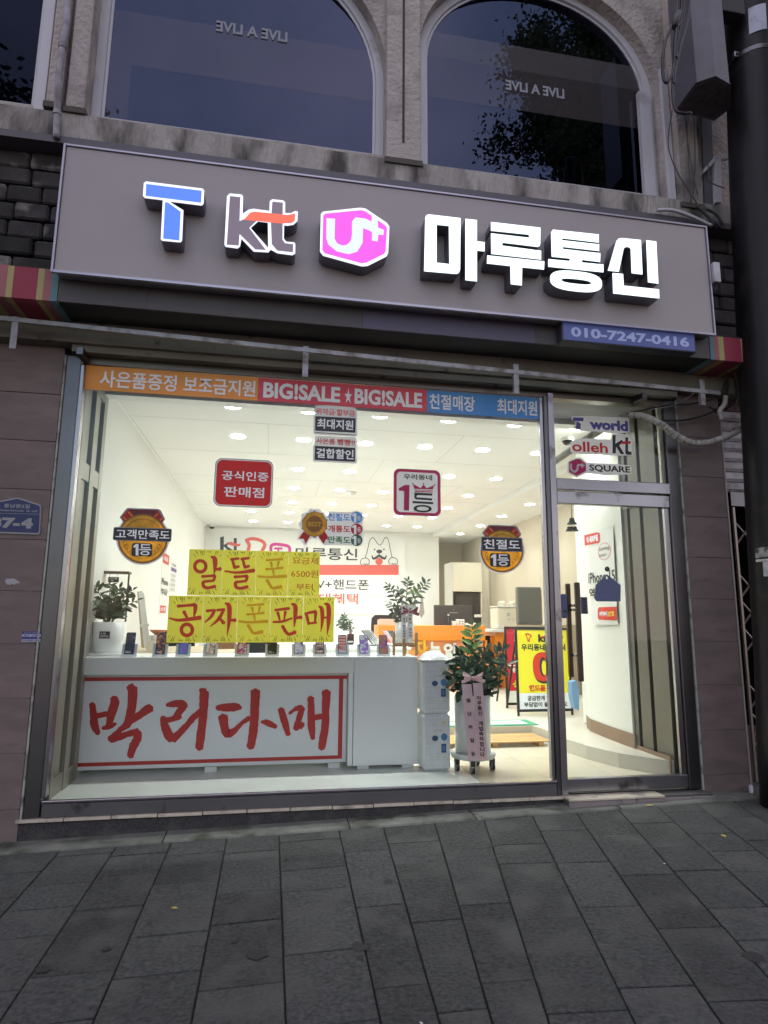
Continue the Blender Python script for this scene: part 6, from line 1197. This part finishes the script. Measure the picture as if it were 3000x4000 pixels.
box('bottom_bar', (4.1, 6.3, -.02, .03, zb3 - .13, zb3 - .003), STEELD, nb); box('red_panel', (4.1, 6.3, 0, .02, zt + .005, zt + .14), M('dull_red', (.10, .02, .02), .6), nb); box('low_board', (4.12, 6.3, .2, .23, .14, .62), M('low_red_board', (.10, .055, .05), .6), nb)
gt = thing('folding_gate', (4.5, .0, .15), 'dark folding lattice gate across the neighbouring entrance', 'gate'); GM = M('gate_metal', (.30, .26, .23), .35, metal=.6)
zg0, zg1 = .2, zb3 - .14
for i, x in enumerate((4.13, 4.35, 4.57, 4.79)): box('upright', (x - .010, x + .010, -.01, .012, zg0, zg1), GM, gt)
dz = .24; n = int((zg1 - zg0 - .1) / dz)
for k in range(n + 1):
    for i in range(0, 3):
        xa_ = 4.13 + .22 * i; z = zg0 + .1 + k * dz
        if z + dz < zg1 and k % 4 != 3:
            for s_ in (0, 1):
                A = Vector((xa_, .016 + .006 * s_, z + (dz if s_ else 0))); B_ = Vector((xa_ + .22, .016 + .006 * s_, z + (0 if s_ else dz)))
                if A.x < 4.1: A = A.lerp(B_, (4.105 - A.x) / .22)
                MB().tube([A, B_], .009, 5).out('lattice_bar', GM, gt)
hz = thing('hose', aty(2960, 3140, -.25), 'thin white pipe curving along the ground by the gate', 'hose'); MB().tube(P_([(2932, 3070, -.06), (2940, 3115, -.15), (2970, 3145, -.25), (3010, 3160, -.32)]), .016, 8).out('pipe', UPVC, hz, True)

# window air-conditioner frame and pale board in the gap at upper right
ac = thing('angle_bracket', aty(2800, 700, -.2), 'white angle-iron frame on the wall beyond the upper right pilaster', 'frame')
P_2 = lambda x, y, d=-.2: aty(x, y, d)
MB().prism([P_2(2793, 615), P_2(2817, 615), P_2(2820, 790), P_2(2796, 790)], (0, .04, 0)).out('upright', UPVC, ac); MB().prism([P_2(2793, 610), P_2(2850, 605), P_2(2850, 618), P_2(2793, 622)], (0, .04, 0)).out('bar', UPVC, ac); MB().prism([P_2(2790, 615), P_2(2798, 625), P_2(2752, 672), P_2(2748, 662)], (0, .03, 0)).out('brace', UPVC, ac)
o = MB().prism([P_2(2775, 420, -.05), P_2(2850, 420, -.05), P_2(2855, 605, -.05), P_2(2790, 605, -.05)], (0, .03, 0)).out('white_board', UPVC); tag(o, 'pale board fixed high on the wall between pilaster and pole', 'board')
o = MB().prism([P_2(2740, 440, -.12), P_2(2778, 440, -.12), P_2(2795, 860, -.12), P_2(2755, 860, -.12)], (0, .03, 0)).out('grey_duct', M('duct_grey', (.10, .10, .12), .7, var=.2)); tag(o, 'dark grey duct right of the upper pilaster', 'duct')

# utility pole with band, label and equipment cabinet
PY = -.55
pl = thing('utility_pole', (2.6, PY, gz(2.6)), 'dark steel utility pole at the right edge of the picture', 'pole')
POLM = M('pole_paint', (.009, .008, .009), .42, var=.3, vs=4, bump=.15, bs=12, spec=.25, dirt=(.02, .018, .018), ds=6, dt=(.6, .7))
pe_ = [aty(*p, PY) for p in ((2965, 2900), (2955, 2600), (2920, 2000), (2890, 1400), (2855, 700), (2830, 0))]; zs_ = [.10] + [p.z for p in pe_] + [12.5]; ex = [pe_[0].x - .02] + [p.x for p in pe_] + [pe_[-1].x + .3]; rad = [.26 - .006 * i for i in range(8)]
MB().tube([(ex[i] + rad[i] * 1.28, PY + .02, zs_[i]) for i in range(8)], rad, 40).out('shaft', POLM, pl, True)
def onpole(z, off): 
    i = max(j for j in range(7) if zs_[j] <= z); f = (z - zs_[i]) / (zs_[i + 1] - zs_[i]); r = rad[i] * (1 - f) + rad[i + 1] * f; return Vector((ex[i] * (1 - f) + ex[i + 1] * f + r * 1.28, PY + .02, z)), r + off
def ringseg(z0, z1, a0, a1, off, tilt, name, mat, th=.003):
    V = []; n = 14
    for i in range(n + 1):
        a = math.radians(a0 + (a1 - a0) * i / n)
        for z in (z0, z1):
            zz = z + tilt * i / n; c_, r = onpole(zz, off); V.append(c_ + Vector((math.cos(a) * r, math.sin(a) * r, 0)))
    return mk(name, V, [(2 * i, 2 * i + 2, 2 * i + 3, 2 * i + 1) for i in range(n)], mat, pl, True)
zb4 = aty(2850, 235, PY).z
ringseg(zb4 - .022, zb4 + .022, 150, 330, .004, .0, 'band', STEELD)
cl = onpole(zb4, .02); b_ = cl[0] + Vector((math.cos(math.radians(197)) * cl[1], math.sin(math.radians(197)) * cl[1], 0)); MB().box(b_.x - .025, b_.x + .01, b_.y - .02, b_.y + .02, b_.z - .03, b_.z + .03, ch=.004).out('clamp', STEEL, pl); MB().tube([b_ + Vector((-.005, -.02, 0)), b_ + Vector((-.005, -.035, 0))], .012, 6).out('bolt', STEELD, pl)
zl = aty(2975, 150, PY).z; ringseg(zl - .16, zl + .12, 225, 262, .006, .02, 'label_plate', M('label_pale', (.40, .42, .52), .5, dirt=(.25, .25, .3), ds=10))
z5 = aty(2960, 2190, PY).z; ringseg(z5 - .01, z5 + .01, 180, 330, .003, 0, 'band', STEEL); ringseg(z5 - .13, z5 - .012, 195, 250, .003, 0, 'notice', M('notice_paper', (.42, .43, .42), .7, dirt=(.2, .25, .3), ds=14)); ringseg(z5 + .02, z5 + .1, 180, 240, .002, .01, 'notice_remnant', M('notice_torn', (.30, .30, .29), .8, var=.3, vs=20, dirt=(.05, .05, .05), ds=16, dt=(.5, .6)))
cab = thing('equipment_cabinet', aty(2740, 300, -.8), 'grey eight-sided equipment cabinet hanging from the pole, seen from below', 'cabinet')
zc = 6.25; plan = [atz(*p, zc) for p in ((2642, 428), (2722, 322), (2795, 298), (2850, 330), (2850, 420), (2790, 466))]
CABM = M('cabinet_grey', (.11, .105, .125), .5, var=.15, vs=5, dirt=(.1, .1, .12), ds=6)
plan = [Vector((p.x, p.y, zc)) for p in plan]; c0 = sum(plan, Vector()) / 6
MB().prism(plan, (.0, .0, 1.5)).out('shell', CABM, cab); MB().prism([c0 + (p - c0) * 1.05 - Vector((0, 0, .006)) for p in plan], (0, 0, .005)).out('rim', CABM, cab); bp = MB().prism([c0 + (p - c0) * .93 - Vector((0, 0, .012)) for p in plan], (0, 0, .005)).out('base_plate', M('cab_under', (.07, .062, .06), .8, var=.3, vs=15), cab)
for k, (fx, fy) in enumerate(((.5, .2), (-.4, .3), (.2, -.4), (-.5, -.2), (0, .5))): MB().lathe([(.008, -.018), (.008, -.0125)], c0 + Vector((fx * .12, fy * .12, 0)), 8).out('screw', BLACK, cab)
arm = box('bracket_arm', (c0.x, 4.1, PY - .18, PY - .05, 7.05, 7.3), M('arm_dark', (.03, .028, .03), .6), cab, .004)
pc_ = thing('cable_bundle', aty(2650, 200, -.98), 'thick black cables looping down in front of the equipment cabinet', 'cables')
for L, r in (([(2655, -60, -.98), (2640, 60, -.98), (2600, 160, -.98), (2588, 260, -.98), (2600, 322, -.98), (2625, 290, -.98), (2640, 200, -.98), (2668, 60, -.98), (2680, -60, -.98)], .013), ([(2692, -60, -.98), (2688, 60, -.98), (2660, 170, -.98), (2632, 300, -.98), (2628, 370, -.98), (2640, 430, -.98), (2665, 443, -.98), (2700, 442, -.98)], .012), ([(2664, -60, -.98), (2660, 60, -.98), (2640, 130, -.98), (2634, 250, -.98), (2630, 330, -.98)], .016), ([(2645, 70, -.98), (2640, 160, -.98), (2638, 230, -.98)], .02)):
    MB().tube(P_(L), r, 8).out('cable', BLACKG, pc_, True)
MB().tube([aty(2650, 50, -.98), aty(2632, 105, -.98)], .03, 8).out('tape_wrap', GREYD, pc_, True)

# fallen leaves
FLM = M('fallen_leaf', (.42, .34, .06), .6, var=.2, vs=40); s_ = 3000 / 1659
for i, (px, py, sz, lab) in enumerate(((1404 * s_, 3000 + 91 * s_, .035, 'yellow fallen leaf on the paving near the door step'), (1564 * s_, 3000 + 159 * s_, .03, 'yellow fallen leaf lying toward the right of the paving'), (378 * s_, 3000 + 284 * s_, .022, 'small yellow-green fallen leaf on the left paving'), (1436 * s_, 3000 + 215 * s_, .012, 'tiny pale leaf scrap on the right paving'), (910 * s_, 3000 + 540 * s_, .01, 'tiny white scrap low in the middle of the paving'))):
    p = atz(px, py, .09); p.z = gz(p.x) + .003; a = i * 1.3; V = []
    for t_, w2 in ((0, 0), (.3, .8), (.6, .9), (1, 0)):
        for sg in (-1, 0, 1): x, y = (t_ - .5) * sz * 2, sg * w2 * sz * .6; V.append(p + Vector((x * math.cos(a) - y * math.sin(a), x * math.sin(a) + y * math.cos(a), .002 + .012 * abs(sg) * w2 * sz * 20 * .3)))
    o = mk('fallen_leaf', V, [(3 * k + j, 3 * k + 3 + j, 3 * k + 4 + j, 3 * k + 1 + j) for k in range(3) for j in (0, 1)], FLM if i < 3 else UPVC); tag(o, lab, 'leaf')

# street tree across the pavement, behind the photographer (seen in the upper windows)
BARK = M('bark', (.09, .07, .05), .9, bump=1, bs=15, var=.3, vs=5); TL = M('tree_leaf', (.035, .05, .025), .6, var=.4, vs=2, rvar=.3, transl=.15)
def tree(x, y, H, rad_, n, seed, label, z0=2.4):
    rr = random.Random(seed); t = thing('street_tree', (x, y, gz(x)), label, 'tree'); base_ = Vector((x, y, gz(x)))
    MB().tube(bez([base_, base_ + Vector((.05, 0, H * .3)), base_ + Vector((-.1, .1, H * .6)), base_ + Vector((0, 0, H * .95))], 5), [.2 - .17 * i / 15 for i in range(16)], 10).out('trunk', BARK, t, True)
    cl = []
    for k in range(26):
        a = rr.uniform(0, 6.28); zz = rr.uniform(z0, H); r = rad_ * rr.uniform(.45, 1) * math.sqrt(max(0.05, 1 - ((zz - (H + z0) / 2) / ((H - z0) / 2 + .6)) ** 2)); e_ = base_ + Vector((r * math.cos(a), r * math.sin(a), zz)); s_ = base_ + Vector((0, 0, zz * .75))
        MB().tube(bez([s_, s_.lerp(e_, .5) + Vector((0, 0, .2)), e_], 4), [.05 - .005 * i for i in range(9)], 6).out('limb', BARK, t, True)
        for j in range(5): f = rr.uniform(.3, 1.05); cl.append((s_.lerp(e_, f) + Vector((rr.gauss(0, .3), rr.gauss(0, .3), rr.gauss(0, .3))), rr.uniform(.25, .6)))
    V = []; Fc = []
    for i in range(n):
        c_, r = rr.choice(cl); p = c_ + Vector((rr.gauss(0, r * .55), rr.gauss(0, r * .55), rr.gauss(0, r * .5))); a = Vector((rr.gauss(0, 1), rr.gauss(0, 1), rr.gauss(0, .6))).normalized(); b = a.orthogonal().normalized(); L = rr.uniform(.04, .075); k = len(V)
        V += [p - a * L, p + b * L * .5, p + a * L, p - b * L * .5]; Fc.append((k, k + 1, k + 2, k + 3))
    mk('crown', V, Fc, TL, t)
tree(6.0, -5.4, 14.5, 2.0, 60000, 4, 'leafy street tree across the pavement, mirrored in the right arched window', 4.5); tree(-4.6, -5.2, 10.8, 1.7, 22000, 9, 'smaller street tree behind the photographer, mirrored in the left arched window', 4)
